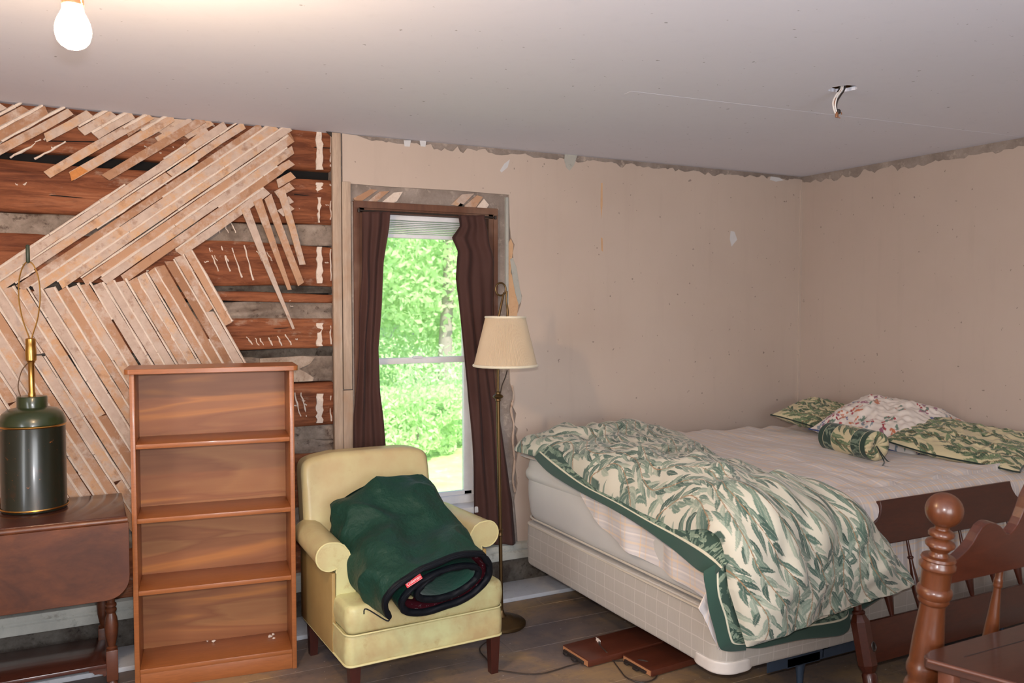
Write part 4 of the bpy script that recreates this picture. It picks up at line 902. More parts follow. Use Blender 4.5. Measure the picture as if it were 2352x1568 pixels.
mk('shoulder', lathe([(.113*k_, .344), (.117*k_, .35), (.115*k_, .365), (.105*k_, .39), (.085*k_, .407), (.060*k_, .413), (.053*k_, .415), (.053*k_, .455), (.050*k_, .459), (0, .460)], 48, (lx, ly, TT)), M['tole_top'], tl)
mk('stem', lathe([(.014, .458), (.014, .47), (.0115, .475), (.0115, .59), (.016, .60)], 20, (lx, ly, TT)), M['brass'], tl)
so = mk('socket', lathe([(.013, .598), (.02, .604), (.0205, .64), (.018, .665), (.019, .668), (.0185, .69), (.012, .694)], 24, (lx, ly, TT)), M['brass'], tl)
mk('switch_knob', tube([(lx+.018, ly, TT+.625), (lx+.038, ly, TT+.625), (lx+.039, ly, TT+.625), (lx+.05, ly, TT+.625)], [.0025, .0025, .006, .006], 8), M['black'], so)
hp = [(0, .66), (.006, .70), (.026, .77), (.037, .85), (.034, .93), (.018, .985), (0, 1.0)]
P = [(lx-a_, ly, TT+b_*1.0) for a_, b_ in hp]+[(lx+a_, ly, TT+b_*1.0) for a_, b_ in reversed(hp[:-1])]
mk('harp', tube(smoothpath(P, 6), .0026, 8), M['brass'], tl)
mk('finial', lathe([(.004, .995), (.0075, 1.0), (.0075, 1.065), (.005, 1.068), (0, 1.069)], 16, (lx-.002, ly, TT)), simple('dark_green_finial', S(56, 66, 52), .4), tl)
mk('cord', tube(smoothpath([(lx-.01, ly, TT+.595), (lx-.035, ly+.01, TT+.56), (lx-.048, ly+.01, TT+.50), (lx-.04, ly, TT+.46)], 6), .0022, 6), simple('lamp_cord', S(92, 66, 44), .5), tl)

# dark stool at the left edge
M['dark_leather'] = simple('dark_leather', S(44, 38, 32), .5)
t = thing('stool', 'dark round stool at the far left in front of the table', 'stool', (-.49, 3.3, 0))
sx_, sy_ = -.505, 3.3
mk('seat', lathe([(0, .34), (.13, .34), (.146, .355), (.15, .40), (.15, .44), (.14, .475), (.11, .50), (0, .505)], 40, (sx_, sy_, 0)), M['dark_leather'], t)
mk('rim', lathe([(.12, .315), (.149, .318), (.152, .33), (.147, .342), (.12, .343)], 40, (sx_, sy_, 0)), M['cherry'], t)
for k in range(4):
    a = PI/4+k*PI/2; mk('leg', tube([(sx_+.115*math.cos(a), sy_+.115*math.sin(a), .32), (sx_+.10*math.cos(a), sy_+.10*math.sin(a), .15), (sx_+.09*math.cos(a), sy_+.09*math.sin(a), 0)], [.022, .017, .012], 10), M['dark_leather'], t)
# ------------------------------------------------------------------ armchair
def m_vinyl():
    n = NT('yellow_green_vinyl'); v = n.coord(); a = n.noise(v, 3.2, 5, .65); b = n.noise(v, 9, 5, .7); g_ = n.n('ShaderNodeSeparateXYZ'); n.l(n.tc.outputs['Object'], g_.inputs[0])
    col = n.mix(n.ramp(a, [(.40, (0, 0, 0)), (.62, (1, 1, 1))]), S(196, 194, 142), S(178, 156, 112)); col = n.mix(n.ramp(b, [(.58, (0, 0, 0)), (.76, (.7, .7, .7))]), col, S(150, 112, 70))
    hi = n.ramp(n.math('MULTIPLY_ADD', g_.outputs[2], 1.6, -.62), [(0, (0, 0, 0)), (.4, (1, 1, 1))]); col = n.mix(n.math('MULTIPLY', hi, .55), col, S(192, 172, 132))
    n.bump(n.noise(v, 160, 2), .08, .001); return n.set(col, .42, spec=.4, coat=.05)
M['vinyl'] = m_vinyl(); M['vinyl_side'] = fabric('shaded_vinyl_side', S(172, 146, 96), S(140, 112, 68), .5, 0)  # outer side panels: their tan shading is put into the vinyl colour
M['vinyl_pipe'] = simple('vinyl_piping', S(208, 198, 146), .45); M['leg_dark'] = wood('dark_mahogany', S(70, 30, 22), S(56, 22, 17), (12, 12, 2), .35, coat=.2)
AC = (.868, 3.085); AR = math.radians(2.4)
ta = thing('armchair', 'worn pale yellow-green vinyl armchair standing beside the bookcase', 'armchair', (AC[0], AC[1], 0), (0, 0, AR))
AW = .675
mk('seat_box', cushionbox(.0, AW, .0, .62, .165, .285, .03, .014, .003, 2), M['vinyl'], ta, local=True)
mk('seat_cushion', cushionbox(-.003, AW+.003, -.006, .55, .284, .398, .04, .024, .004, 4), M['vinyl'], ta, local=True)
mk('piping', loop_at(-.002, AW+.002, -.003, .62, .168, .03, .0045), M['vinyl_pipe'], ta, local=True)
mk('piping', loop_at(-.003, AW+.003, -.006, .55, .288, .04, .0035), M['vinyl_pipe'], ta, local=True)
def armpoly(mir):
    P = [(.012, .20), (.010, .40), (.012, .485)]
    P += [(-.012+.056*math.cos(a), .553+.056*math.sin(a)) for a in np.linspace(math.radians(-62), math.radians(-278), 20)]
    P += [(.022, .605), (.045, .592), (.064, .566), (.077, .53), (.085, .48), (.089, .42), (.090, .36), (.090, .20)]
    return [(AW-x, z) for x, z in P] if mir else P
for mir in (False, True):
    Va, Fa = prism(armpoly(mir), .165, .585); Va = np.array(Va); Va[:, 0] += (-1 if mir else 1)*.022*(Va[:, 1]-.165)/.42*(Va[:, 2] > .47)
    o = mk('arm', (Va, Fa), M['vinyl'], ta, local=True); bv = o.modifiers.new('b', 'BEVEL'); bv.width = .0045; bv.segments = 2; bv.limit_method = 'ANGLE'; bv.angle_limit = math.radians(50)
    P = armpoly(mir); pp_ = [(x, .166, z) for x, z in P[2:]]; mk('arm_piping', tube(pp_, .0035, 6), M['vinyl_pipe'], o, local=True)
    x0 = -.008 if not mir else AW-.008; mk('side_panel', bx(x0, x0+.016, .160, .615, .17, .487, .004), M['vinyl_side'], ta, local=True)
def backgrid():
    n = 60; no = Noise(77, 16, 2, 7)
    def outline(U):
        # closed outline parameter 0..1 as superellipse with an arched top
        a = 2*PI*U; c, s_ = np.cos(a), np.sin(a); ex = 2/13.0
        X = np.sign(c)*np.abs(c)**ex; Z = np.sign(s_)*np.abs(s_)**ex; return X, Z
    def f(U, Vv):
        X, Z = outline(U); t = np.clip(Vv, 0, 1); r_ = np.where(t < .5, 1, 1)
        # section round the thickness: t 0..1 goes front centre -> edge -> back centre
        k = np.where(t < .42, t/.42, np.where(t > .58, (1-t)/.42, 1)); inset = k**.8; yy = np.where(t < .42, -1+.0*t, np.where(t > .58, 1, (t-.5)/.08))
        soft = np.clip((k-.90)/.10, 0, 1)**2; th = .055; x = (AW/2-.034)+(.305)*X*inset; z = .60+.262*Z*inset+.028*(1-(X*inset)**2)*np.clip(Z*inset, 0, 1)**1.5
        y = th*np.where(t < .42, -(1-soft*.35), np.where(t > .58, (1-soft*.35), yy*.65)); y = y-np.where(t < .42, .012*(1-(X*inset)**2)*(1-(Z*inset)**2), 0)+.002*no(x*3, z*3)
        yb = .565+(z-.34)*.20; return x, yb+y, z-.0
    return grid(160, 70, f)
g = backgrid(); mk('backrest', g[:2], M['vinyl'], ta, local=True, ang=180)
for x, y in ((.035, .03), (AW-.03, .03), (.035, .585), (AW-.03, .585)):
    V, Fc = bx(-.022, .022, -.022, .022, 0, .17); V = np.array(V, float); V[:4, :2] *= .72; mk('leg', (V+np.array([x, y, 0]), Fc), M['leg_dark'], ta, local=True, smooth=False)
for i in range(9):
    mk('nail_head', lathe([(0, 0), (.0025, 0), (.001, .002), (0, .0022)], 8, (AW/2-.2+i*.05, .02, .162)), M['brass'], ta, local=True) if i in (0, 8) else None

# ------------------------------------------------------------------ rolled sleeping bag on the armchair
M['bag_green'] = None
n = NT('green_nylon'); v = n.coord(); c = n.mix(n.noise(v, 4, 4), S(12, 48, 38), S(16, 56, 44)); n.bump(n.noise(n.coord((1, 1, 1)), 17, 5, .55), .7, .02); M['bag_green'] = n.set(c, .55, sheen=.02, spec=.3)
n = NT('green_satin'); c = n.mix(n.noise(n.coord(), 8, 3), S(26, 84, 66), S(20, 66, 52)); n.bump(n.noise(n.coord((1, 1, 1)), 40, 4), .4, .008); M['bag_satin'] = n.set(c, .32, sheen=.2, spec=.5)
n = NT('maroon_plaid'); v = n.coord(); c = n.mix(n.noise(v, 30, 3), S(88, 24, 34), S(60, 18, 28)); c = n.mix(n.ramp(n.noise(v, 55, 2), [(.62, (0, 0, 0)), (.68, (1, 1, 1))]), c, S(128, 118, 122)); M['bag_plaid'] = n.set(c, .85, spec=.1)
M['bag_trim'] = fabric('black_binding', S(12, 16, 24), S(9, 12, 18), .6, 0)
YB = 2.985
Cf = at(1022, 1342, 'y', YB); e1 = at(1152, 1300, 'y', YB+.03)-at(893, 1392, 'y', YB); af = np.linalg.norm(e1)/2; e1 /= np.linalg.norm(e1)
Cr = at(874, 1158, 'y', 3.56); axv = Cr-Cf; axn = axv/np.linalg.norm(axv); e1 = e1-axn*np.dot(e1, axn)*.6; e1 /= np.linalg.norm(e1); e2 = np.cross(e1, axn); e2 /= np.linalg.norm(e2)
if e2[2] < 0: e2 = -e2
bn1 = Noise(61, 30, 9, 26, 3); bn2 = Noise(62, 40, 40, 95, 3); bn3 = Noise(63, 14, 12, 34, 3)
ts = thing('sleeping_bag', 'rolled dark green sleeping bag with maroon plaid lining resting on the armchair', 'sleeping bag', tuple(Cf))
TH0 = math.radians(205); TURN = 2.3*2*PI
def bagpt(th, s, off):
    """th: 0..1 along the spiral from the outside; s: 0 front .. 1 rear; off: signed half thickness"""
    a = TH0-TURN*th; r_ = 1-.64*th**.9; sq = 1.0
    aa = (af*1.04*(1-s)+.235*s+.03*np.sin(PI*s)); bb = (.132*(1-s)+.125*s+.012*np.sin(PI*s))
    ca, sa = np.cos(a), np.sin(a); X = aa*r_*np.sign(ca)*np.abs(ca)**(.85-.32*s); Z = bb*r_*np.sign(sa)*np.abs(sa)**(.9-.38*s)
    # crumple inner layers
    Z = Z+.014*np.sin(a*1.0+2*th*9)*th*2*(th > .2)*bb/.118; X = X+.012*np.sin(3*a+1)*th
    nrm = np.stack([ca/aa, sa/bb]); nrm = nrm/np.sqrt((nrm**2).sum(0)); X = X+nrm[0]*off; Z = Z+nrm[1]*off
    sag = .0+.035*np.sin(PI*s)*0; c = Cf[:, None, None]+axv[:, None, None]*s+np.array([0, 0, -.03])[:, None, None]*np.sin(PI*s)
    P = c+e1[:, None, None]*X+e2[:, None, None]*Z
    w_ = .011*bn1(P[0]*1.5, P[1]*.9, P[2])-.016*np.abs(bn3(P[0]*1.2, P[1], P[2]))+.008+.0022*bn2(P[0], P[1]*.6, P[2]); w_ = w_*np.clip(s*6, .25, 1)*np.clip((.56-th)*8, 0, 1)
    P = P+(e1[:, None, None]*nrm[0]+e2[:, None, None]*nrm[1])*w_
    # keep it above the seat and in front of the backrest
    return P
HT = .0125
def bagfn(U, Vv):
    k = Vv; s = np.where(k < .47, 1-k/.47, np.where(k > .53, (k-.53)/.47, 0)); lip = np.clip((k-.47)/.06, 0, 1); ang = PI/2-PI*lip
    front = np.where((k >= .47) & (k <= .53), np.cos(ang), 0)*HT; off = np.where(k < .47, HT, np.where(k > .53, -HT, HT*np.sin(ang)))
    off = off*(1+.25*np.sin(U*160)*(k > .47)*(k < .53)); P = bagpt(U, s, off); P = P-axn[:, None, None]*front; return P[0], P[1], P[2]
nu, nv = 420, 150; g = grid(nu, nv, bagfn); fi = np.arange(len(g[1])); rowi = fi//(nu-1); coli = fi % (nu-1); kk = (rowi+.5)/(nv-1); uu = (coli+.5)/(nu-1)
mi = np.where(kk < .465, 0, np.where(kk > .535, 1, 2)); mi[(kk > .535) & (uu > .48)] = 3
mk('rolled_shell', (g[0], g[1], mi), [M['bag_green'], M['bag_plaid'], M['bag_trim'], M['bag_satin']], ts, ang=180)
sl = np.linspace(0, 1, 40); edge = [bagpt(np.array([[.0]]), np.array([[q_]]), np.array([[.0]]))[:, 0, 0] for q_ in sl]
mk('zip_binding', tube(edge, .0085, 8), M['bag_trim'], ts)
for off_ in (.0, .05, .1): pass
pth = [bagpt(np.array([[u_]]), np.array([[-.012]]), np.array([[HT*.7]]))[:, 0, 0] for u_ in np.linspace(0, 1, 260)]
mk('binding', tube(pth, .0042, 6), M['bag_trim'], ts)
# rear end closed by bunched fabric
def rear(U, Vv):
    a = 2*PI*U; r_ = 1-Vv; P = Cr[:, None, None]+axn[:, None, None]*(.028*np.sqrt(np.clip(1-r_**2, 0, 1)))+e1[:, None, None]*(.235*r_*np.cos(a))+e2[:, None, None]*(.125*r_*np.sin(a)); return P[0], P[1], P[2]
g = grid(60, 16, rear); mk('bunched_end', g[:2], M['bag_green'], ts, ang=180)
pt = at(835, 1412, 'y', 3.0); e0 = edge[0]
mk('zip_pull', tube(smoothpath([e0, e0+np.array([-.012, -.004, -.012]), at(842, 1398, 'y', 3.02), at(836, 1410, 'y', 3.02)], 5), .0025, 6), M['bag_trim'], ts)
# red label
lc = at(950, 1333, 'y', YB-.045); l1 = at(967, 1322, 'y', YB-.045)-at(933, 1344, 'y', YB-.045); l1 /= np.linalg.norm(l1); ln = np.array([-.15, -1, .25]); ln = ln-l1*np.dot(ln, l1); ln /= np.linalg.norm(ln); l2 = np.cross(ln, l1); l2 = l2 if l2[2] > 0 else -l2
Rm = np.eye(4); Rm[:3, 0] = l1; Rm[:3, 1] = l2; Rm[:3, 2] = np.cross(l1, l2); Rm[:3, 3] = lc
lab = mk('label', xf(bx(-.034, .034, -.0115, .0115, -.001, .001, .0008, 1), Rm), simple('red_label', S(206, 34, 44), .6), ts); lab['label'] = 'small red rectangular label'
def text(body, size, Rm4, mat, parent, name, ext=.0004):
    cu = bpy.data.curves.new(name, 'FONT'); cu.body = body; cu.size = size; cu.align_x = 'CENTER'; cu.align_y = 'CENTER'; cu.extrude = ext; tmp = bpy.data.objects.new('tmp', cu); COL.objects.link(tmp)
    me = tmp.to_mesh(); V = np.array([tuple(v.co) for v in me.vertices]); Fc = [tuple(p.vertices) for p in me.polygons]; tmp.to_mesh_clear(); bpy.data.objects.remove(tmp)
    return mk(name, xf((V, Fc), Rm4), mat, parent, smooth=False)
R2 = Rm.copy(); R2[:3, 3] = lc+Rm[:3, 2]*.0014
text('Coleman', .0165, R2, M['white'], lab, 'lettering')
fr2 = [(-.031, -.0095), (.031, -.0095), (.031, .0095), (-.031, .0095)]
mk('border_line', tube([R2[:3, 3]+l1*a+l2*b for a, b in fr2], .0006, 4, closed=True), M['white'], lab)

# ------------------------------------------------------------------ floor lamp
FY = 3.60; fb = at(1152, 1428, 'z', .015); fx = float(fb[0]); FY = float(fb[1])
zf = lambda py: float(at(1146, py, 'y', FY)[2])
tfl = thing('floor_lamp', 'antique brass floor lamp with a pleated cream shade in front of the brown curtain', 'lamp', (fx, FY, 0))
mk('base', lathe([(0, 0), (.112, 0), (.118, .006), (.118, .016), (.112, .022), (.095, .024), (.088, .03), (.06, .034), (.052, .042), (.025, .046), (.014, .06), (.010, .075)], 48, (fx, FY, 0)), M['old_brass'], tfl)
tx_ = float(at(1144, 905, 'y', FY)[0])
mk('pole', tube([(fx, FY, .06), (tx_, FY, zf(908))], .0088, 12), M['old_brass'], tfl)
for py in (910, 1222):
    x_ = fx+(tx_-fx)*(zf(py)/zf(908)); mk('collar', lathe([(.009, -.024), (.014, -.02), (.012, -.012), (.022, -.006), (.026, 0), (.022, .006), (.012, .012), (.012, .02), (.006, .024)] if py < 1000 else [(.009, -.018), (.014, -.014), (.012, -.004), (.012, .006), (.015, .012), (.009, .018)], 20, (x_, FY, zf(py))), M['old_brass'], tfl)
mk('upper_rod', tube([(tx_, FY, zf(908)), (tx_+.002, FY, zf(760)), (tx_+.018, FY+.0, zf(735))], .006, 10), M['old_brass'], tfl)
mk('harp_arm', tube(smoothpath([at(1163, 740, 'y', FY), at(1166, 715, 'y', FY), at(1163, 690, 'y', FY), at(1164, 668, 'y', FY)], 6), [.009, .008, .007, .0065, .006, .006, .0055, .005, .005, .005, .005, .005, .005, .005, .005, .005, .005, .005, .0045], 10), M['old_brass'], tfl)
mk('harp_arm', tube([at(1145, 728, 'y', FY-.01), at(1151, 700, 'y', FY-.01), at(1157, 672, 'y', FY)], [.007, .006, .0045], 10), M['old_brass'], tfl)
rc_ = at(1150, 664, 'y', FY); mk('top_ring', tube([rc_+np.array([.027*math.cos(a), 0, .030*math.sin(a)]) for a in np.linspace(0, 2*PI, 28, endpoint=False)], .0048, 8, closed=True), M['old_brass'], tfl)
sx0 = float(at(1161, 790, 'y', FY-.03)[0]); zt_, zb_ = zf(728), zf(838); rt, rb_ = .094, .150
def shade(U, Vv):
    a = 2*PI*U; r_ = rt+(rb_-rt)*Vv+.0011*np.cos(150*a); return sx0+r_*np.cos(a), FY-.03+r_*np.sin(a), zt_+(zb_-zt_)*Vv
M['shade'] = fabric('pleated_shade', S(196, 180, 156), S(180, 158, 130), .8, .2); M['shade_trim'] = fabric('shade_trim', S(226, 216, 192)); M['shade_in'] = simple('shade_lining', S(206, 204, 160), .7)
g = grid(1201, 14, shade); ss = mk('lamp_shade', g[:2], M['shade'], tfl, ang=180)
mk('lining', lathe([(rt-.003, zt_), (rb_-.003, zb_)], 64, (sx0, FY-.03, 0), cap=False), M['shade_in'], ss)
mk('trim', tube([(sx0+(rb_+.001)*math.cos(a), FY-.03+(rb_+.001)*math.sin(a), zb_) for a in np.linspace(0, 2*PI, 64, endpoint=False)], .0062, 8, closed=True), M['shade_trim'], ss)
mk('trim', tube([(sx0+(rt+.0005)*math.cos(a), FY-.03+(rt+.0005)*math.sin(a), zt_) for a in np.linspace(0, 2*PI, 64, endpoint=False)], .0052, 8, closed=True), M['shade_trim'], ss)
mk('spider', join([tube([(sx0, FY-.03, zt_-.01), (sx0+rt*math.cos(a), FY-.03+rt*math.sin(a), zt_-.001)], .0018, 6) for a in (0.5, 2.6, 4.7)]), M['old_brass'], ss)
mk('pull_chain', tube([at(1147, 822, 'y', FY-.03), at(1148, 838, 'y', FY-.03), at(1146, 852, 'y', FY-.02)], .0012, 5), M['old_brass'], tfl)
mk('bulb_holder', lathe([(.012, 0), (.016, .005), (.016, .05), (.01, .055)], 16, (sx0, FY-.03, zt_-.07)), M['old_brass'], tfl)
M['cord'] = simple('brown_cord', S(58, 46, 38), .5)
mk('cord', tube(smoothpath([at(1165, 850, 'y', FY+.01), at(1160, 868, 'y', FY+.01), at(1153, 885, 'y', FY+.01), at(1149, 905, 'y', FY)], 6), .003, 6), M['cord'], tfl)
cp = [(1150, 1455), (1130, 1466), (1106, 1482), (1103, 1496), (1117, 1512), (1134, 1535), (1154, 1540), (1208, 1547), (1245, 1546), (1280, 1537), (1308, 1528), (1340, 1520), (1380, 1517)]
P = [at(a+(1080 if False else 0), b, 'z', .005) for a, b in cp]+[at(a, b, 'z', .005) for a, b in [(1410, 1517), (1436, 1517)]]+[at(a, b, 'z', .036) for a, b in [(1478, 1516)]]+[at(a, b, 'z', .006) for a, b in [(1506, 1530), (1510, 1548), (1497, 1562), (1470, 1566), (1440, 1556), (1424, 1538)]]+[at(1405, 1512, 'z', .012), at(1392, 1496, 'z', .036), at(1378, 1481, 'z', .036), at(1376, 1473, 'z', .037)]
mk('cord', tube(smoothpath(P, 6), .0030, 6), M['cord'], tfl)
pl = P[-1]; mk('plug', join([tube([pl, pl+(P[-1]-P[-2])*.0+np.array([.004, .02, .002])], .008, 8), tube([pl+np.array([.004, .02, .004]), pl+np.array([.006, .034, .005])], .002, 5)]), M['lime'], tfl)

# ------------------------------------------------------------------ loose bed rails lying on the floor
M['rail_wood'] = wood('rail_wood', S(94, 46, 30), S(76, 36, 24), (1, 8, 8), .35, coat=.25, scale=2.6)
def railpiece(name, label, pts, th, grp=None):
    P = [at(a, b, 'z', th) for a, b in pts]; d = (P[2]-P[1]); d[2] = 0; d /= np.linalg.norm(d); nrm = np.array([-d[1], d[0], 0]); wd = abs(np.dot(P[0]-P[1], nrm)); c = P[1]; ang_ = math.atan2(d[1], d[0])
    t = thing(name, label, 'bed rail', (c[0], c[1], 0), (0, 0, ang_)); L = 1.35
    mk('board', bx(0, L, 0, wd, .004, th, .004), M['rail_wood'], t, local=True)
    mk('end_grain', bx(-.0015, .001, .006, wd-.006, .007, th-.004), simple('raw_end_grain', S(176, 120, 80), .8), t, local=True)
    mk('hook_plate', join([bx(-.012, -.0015, .03, wd-.02, .010, th-.012, .002), bx(-.026, -.010, wd*.35, wd*.35+.03, .008, .018, .003), bx(-.024, -.010, wd*.7, wd*.7+.025, .008, .018, .003)]), M['iron'], t, local=True); return t
railpiece('bed_rail', 'reddish wooden bed rail lying on the floor, the longer visible one nearer the window', [(1312, 1475), (1352, 1517), (1507, 1476)], .034)
railpiece('bed_rail', 'dark wooden bed rail lying under the bed corner, nearest the camera', [(1450, 1497), (1497, 1540), (1580, 1516)], .032)

# ------------------------------------------------------------------ spindle footboard leaning against the bed
M['maple'] = wood('dark_maple', S(62, 24, 12), S(76, 32, 16), (2, 9, 9), .34, coat=.2, scale=2)
M['maple2'] = wood('warm_maple', S(82, 41, 20), S(96, 51, 25), (9, 9, 1.8), .34, coat=.22, scale=2)
M['maple2x'] = wood('warm_maple_board', S(66, 29, 16), S(78, 36, 21), (1.8, 9, 9), .3, coat=.3, scale=2)
T1 = math.radians(14); p1 = np.array([2.66, 2.115, 0]); n1 = np.array([0, math.cos(T1), -math.sin(T1)])
def L1(px, py): q_ = onp(px, py, p1, n1)-p1; return (float(q_[0]), float(q_[1]*math.sin(T1)+q_[2]*math.cos(T1)))
th1 = thing('footboard', 'dark maple spindle footboard leaning against the near side of the bed', 'footboard', tuple(p1), (-T1, 0, 0))
TL = L1(2017, 1153); TR = L1(2315, 1102); BL = L1(2034, 1249); zt1 = (TL[1]+TR[1])/2; zb1 = BL[1]; xl, xr = TL[0], TR[0]
sh = [(0, 0), (.001, -.02), (-.006, -.042), (-.018, -.062), (-.036, -.078), (-.06, -.084), (-.10, -.086)]
hgt = zt1-zb1
P = [(xl+a, zt1+b) for a, b in sh]+[(xl-.10, zb1)]+[(xr+.10, zb1)]+[(xr-a, zt1+b) for a, b in reversed(sh)]
o = mk('top_board', prism(P, -.011, .011), M['maple'], th1, local=True); bv = o.modifiers.new('b', 'BEVEL'); bv.width = .003; bv.segments = 2; bv.limit_method = 'ANGLE'
rt1 = (L1(1997, 1427)[1]+L1(2115, 1396)[1])/2; rb1 = (L1(2018, 1519)[1]+L1(2093, 1498)[1])/2
pc = (L1(1952, 1440)[0]+L1(2003, 1440)[0])/2; pd = xl+xr-pc
mk('lower_rail', bx(pc, pd, -.012, .012, rb1, rt1, .003), M['maple'], th1, local=True)
x0 = L1(2084, 1242)[0]; dx1 = L1(2203, 1214)[0]-x0; dx1 /= 2
def spindle(x, z0, z1, k=1.0):
    H_ = z1-z0; pr_ = [(.007, -.012), (.007, 0), (.009, .02), (.0165, .25), (.0175, .33), (.014, .45), (.009, .62), (.0075, .72), (.012, .735), (.012, .755), (.0075, .77), (.0065, .9), (.006, 1.0)]
    return lathe([(r_*k, z0+(t_*H_ if t_ >= 0 else t_)) for r_, t_ in pr_], 16, (x, 0, 0))
for i in range(-1, 7):
    x = x0+dx1*i
    if x < xr+.04: mk('spindle', spindle(x, rt1, zb1), M['maple'], th1, local=True)
pc = (L1(1952, 1440)[0]+L1(2003, 1440)[0])/2
def hexpost(x):
    zt_2 = L1(1975, 1412)[1]; zb_2 = L1(1985, 1540)[1]; w_ = .034
    oct_ = [(w_*1.0*math.cos(a)*1.08, w_*math.sin(a)*1.08) for a in np.linspace(PI/8, 2*PI+PI/8, 8, endpoint=False)]
    V = []; Fc = []
    for k, z in ((.62, zb_2-.01), (1, zb_2+.018), (1, zt_2-.022), (.62, zt_2+.004)): V += [(x+a*k, b*k, z) for a, b in oct_]
    for j in range(3):
        for i in range(8): Fc.append((j*8+i, j*8+(i+1) % 8, (j+1)*8+(i+1) % 8, (j+1)*8+i))
    Fc += [tuple(reversed(range(8))), tuple(range(24, 32))]
    foot = lathe([(.014, .0), (.02, .006), (.026, .03), (.026, .05), (.016, .066), (.022, .072), (.024, .082), (.016, .09), (.026, .098), (.0275, zb_2-.018), (.02, zb_2-.008)], 24, (x, 0, 0))
    neck = lathe([(.018, zt_2), (.024, zt_2+.008), (.024, zt_2+.014), (.016, zt_2+.02), (.016, zt_2+.05)], 24, (x, 0, 0)); return (V, Fc), foot, neck
for x in (pc, pd):
    a_, f_, n_2 = hexpost(x); o = mk('post', a_, M['maple'], th1, local=True, smooth=False); mk('turned_foot', f_, M['maple'], o, local=True); mk('neck', n_2, M['maple'], o, local=True)
    if x == pc: mk('bolt_hole', join([lathe([(0, -.036), (.010, -.036), (.012, -.034), (.010, -.030)], 16)]), M['iron'], None) if False else None
bh = L1(1990, 1482); V, Fc = lathe([(.0, .0), (.008, .0), (.011, .003), (.013, .0)], 18); V = np.array(V); V = np.stack([V[:, 0]+bh[0], -.0345-V[:, 2], V[:, 1]*1.5+bh[1]], 1); mk('bolt_socket', (V, Fc), M['iron'], th1, local=True)

# ------------------------------------------------------------------ cannonball headboard in the foreground
T2_ = math.radians(6.1); p2 = np.array([1.816, 1.411, 0]); n2 = np.array([0, math.cos(T2_), math.sin(T2_)])
def L2(px, py): q_ = onp(px, py, p2, n2)-p2; return (float(q_[0]), float(-q_[1]*math.sin(T2_)+q_[2]*math.cos(T2_)))
th2 = thing('headboard', 'warm maple cannonball headboard with a scalloped board in the right foreground', 'headboard', tuple(p2), (T2_, 0, 0))
def z2(py): return L2(2165, py)[1]
K = .00106
pts = [(0, .0), (.020, .0), (.026, .02), (.026, .12), (.018, .14), (.03, .16), (.034, .2), (.034, z2(1620)), (.030, z2(1605)), (.033, z2(1590)), (.042, z2(1575)), (.043, z2(1560)), (.040, z2(1552)), (.036, z2(1547)), (.036, z2(1540)), (.0415, z2(1530)), (.0425, z2(1520)), (.040, z2(1511)), (.0375, z2(1506)), (.0375, z2(1495)),
       (.0355, z2(1460)), (.0315, z2(1420)), (.0285, z2(1392)), (.0280, z2(1380)), (.0325, z2(1377)), (.0355, z2(1372)), (.0345, z2(1366)), (.0390, z2(1360)), (.0405, z2(1352)), (.0385, z2(1345)), (.0335, z2(1341)), (.0335, z2(1308)), (.0350, z2(1304)), (.0405, z2(1299)), (.0410, z2(1292)), (.0375, z2(1287)), (.0365, z2(1283)), (.0395, z2(1280)), (.0370, z2(1275)),
       (.0230, z2(1273)), (.0195, z2(1268)), (.0190, z2(1264)), (.0225, z2(1261)), (.0240, z2(1258)), (.0330, z2(1251)), (.0335, z2(1246)), (.030, z2(1241)), (.0185, z2(1235)), (.0165, z2(1232)), (.0280, z2(1229)), (.0290, z2(1224)), (.0265, z2(1219)), (.0170, z2(1214)), (.0160, z2(1211))]
zb0 = z2(1172); Rb = .0420
pts += [(Rb*math.cos(a), zb0+Rb*math.sin(a)) for a in np.linspace(-1.15, PI/2, 16)]
SPH = 1.06
for xp in (0, 1.02):
    mk('post', lathe([(r_, z) for r_, z in pts], 40, (xp, 0, 0)), M['maple2'], th2, local=True)
scp = [(2185, 1282), (2200, 1270), (2214, 1256), (2226, 1240), (2236, 1222), (2246, 1207), (2256, 1199), (2266, 1196), (2278, 1198), (2288, 1204), (2296, 1213), (2303, 1222), (2309, 1223), (2316, 1216), (2326, 1202), (2334, 1186), (2342, 1165), (2350, 1140), (2362, 1115), (2380, 1098)]
SP = [L2(*q_) for q_ in scp]; botz = (L2(2190, 1336)[1]+L2(2352, 1292)[1])/2
cx2 = .51; P = [(0.0, botz), (0.0, SP[0][1])]+SP+[(cx2, SP[-1][1]+.02)]+[(2*cx2-a, b) for a, b in reversed(SP)]+[(2*cx2, SP[0][1]), (2*cx2, botz)]
o = mk('scalloped_board', prism(P, -.013, .013), M['maple2x'], th2, local=True, smooth=False); bv = o.modifiers.new('b', 'BEVEL'); bv.width = .0025; bv.segments = 2; bv.limit_method = 'ANGLE'
sx2 = L2(2296, 1310)[0]
def spin2(x): 
    z0_, z1_ = .56, botz+.005; pr_ = [(.010, 0), (.013, .03), (.017, .20), (.0215, .34), (.0205, .45), (.0150, .62), (.0100, .80), (.0095, .84), (.0125, .85), (.0125, .87), (.0115, .88), (.0125, .89), (.0110, .91), (.0095, .92), (.010, 1.0)]
    return lathe([(r_*.92, z0_+t_*(z1_-z0_)) for r_, t_ in pr_], 20, (x, 0, 0))
k = 0; x = sx2
while x < 1.0: mk('spindle', spin2(x), M['maple2'], th2, local=True); x += sx2
mk('lower_board', bx(0.0, 1.02, -.012, .012, .40, .57, .003), M['maple2x'], th2, local=True)

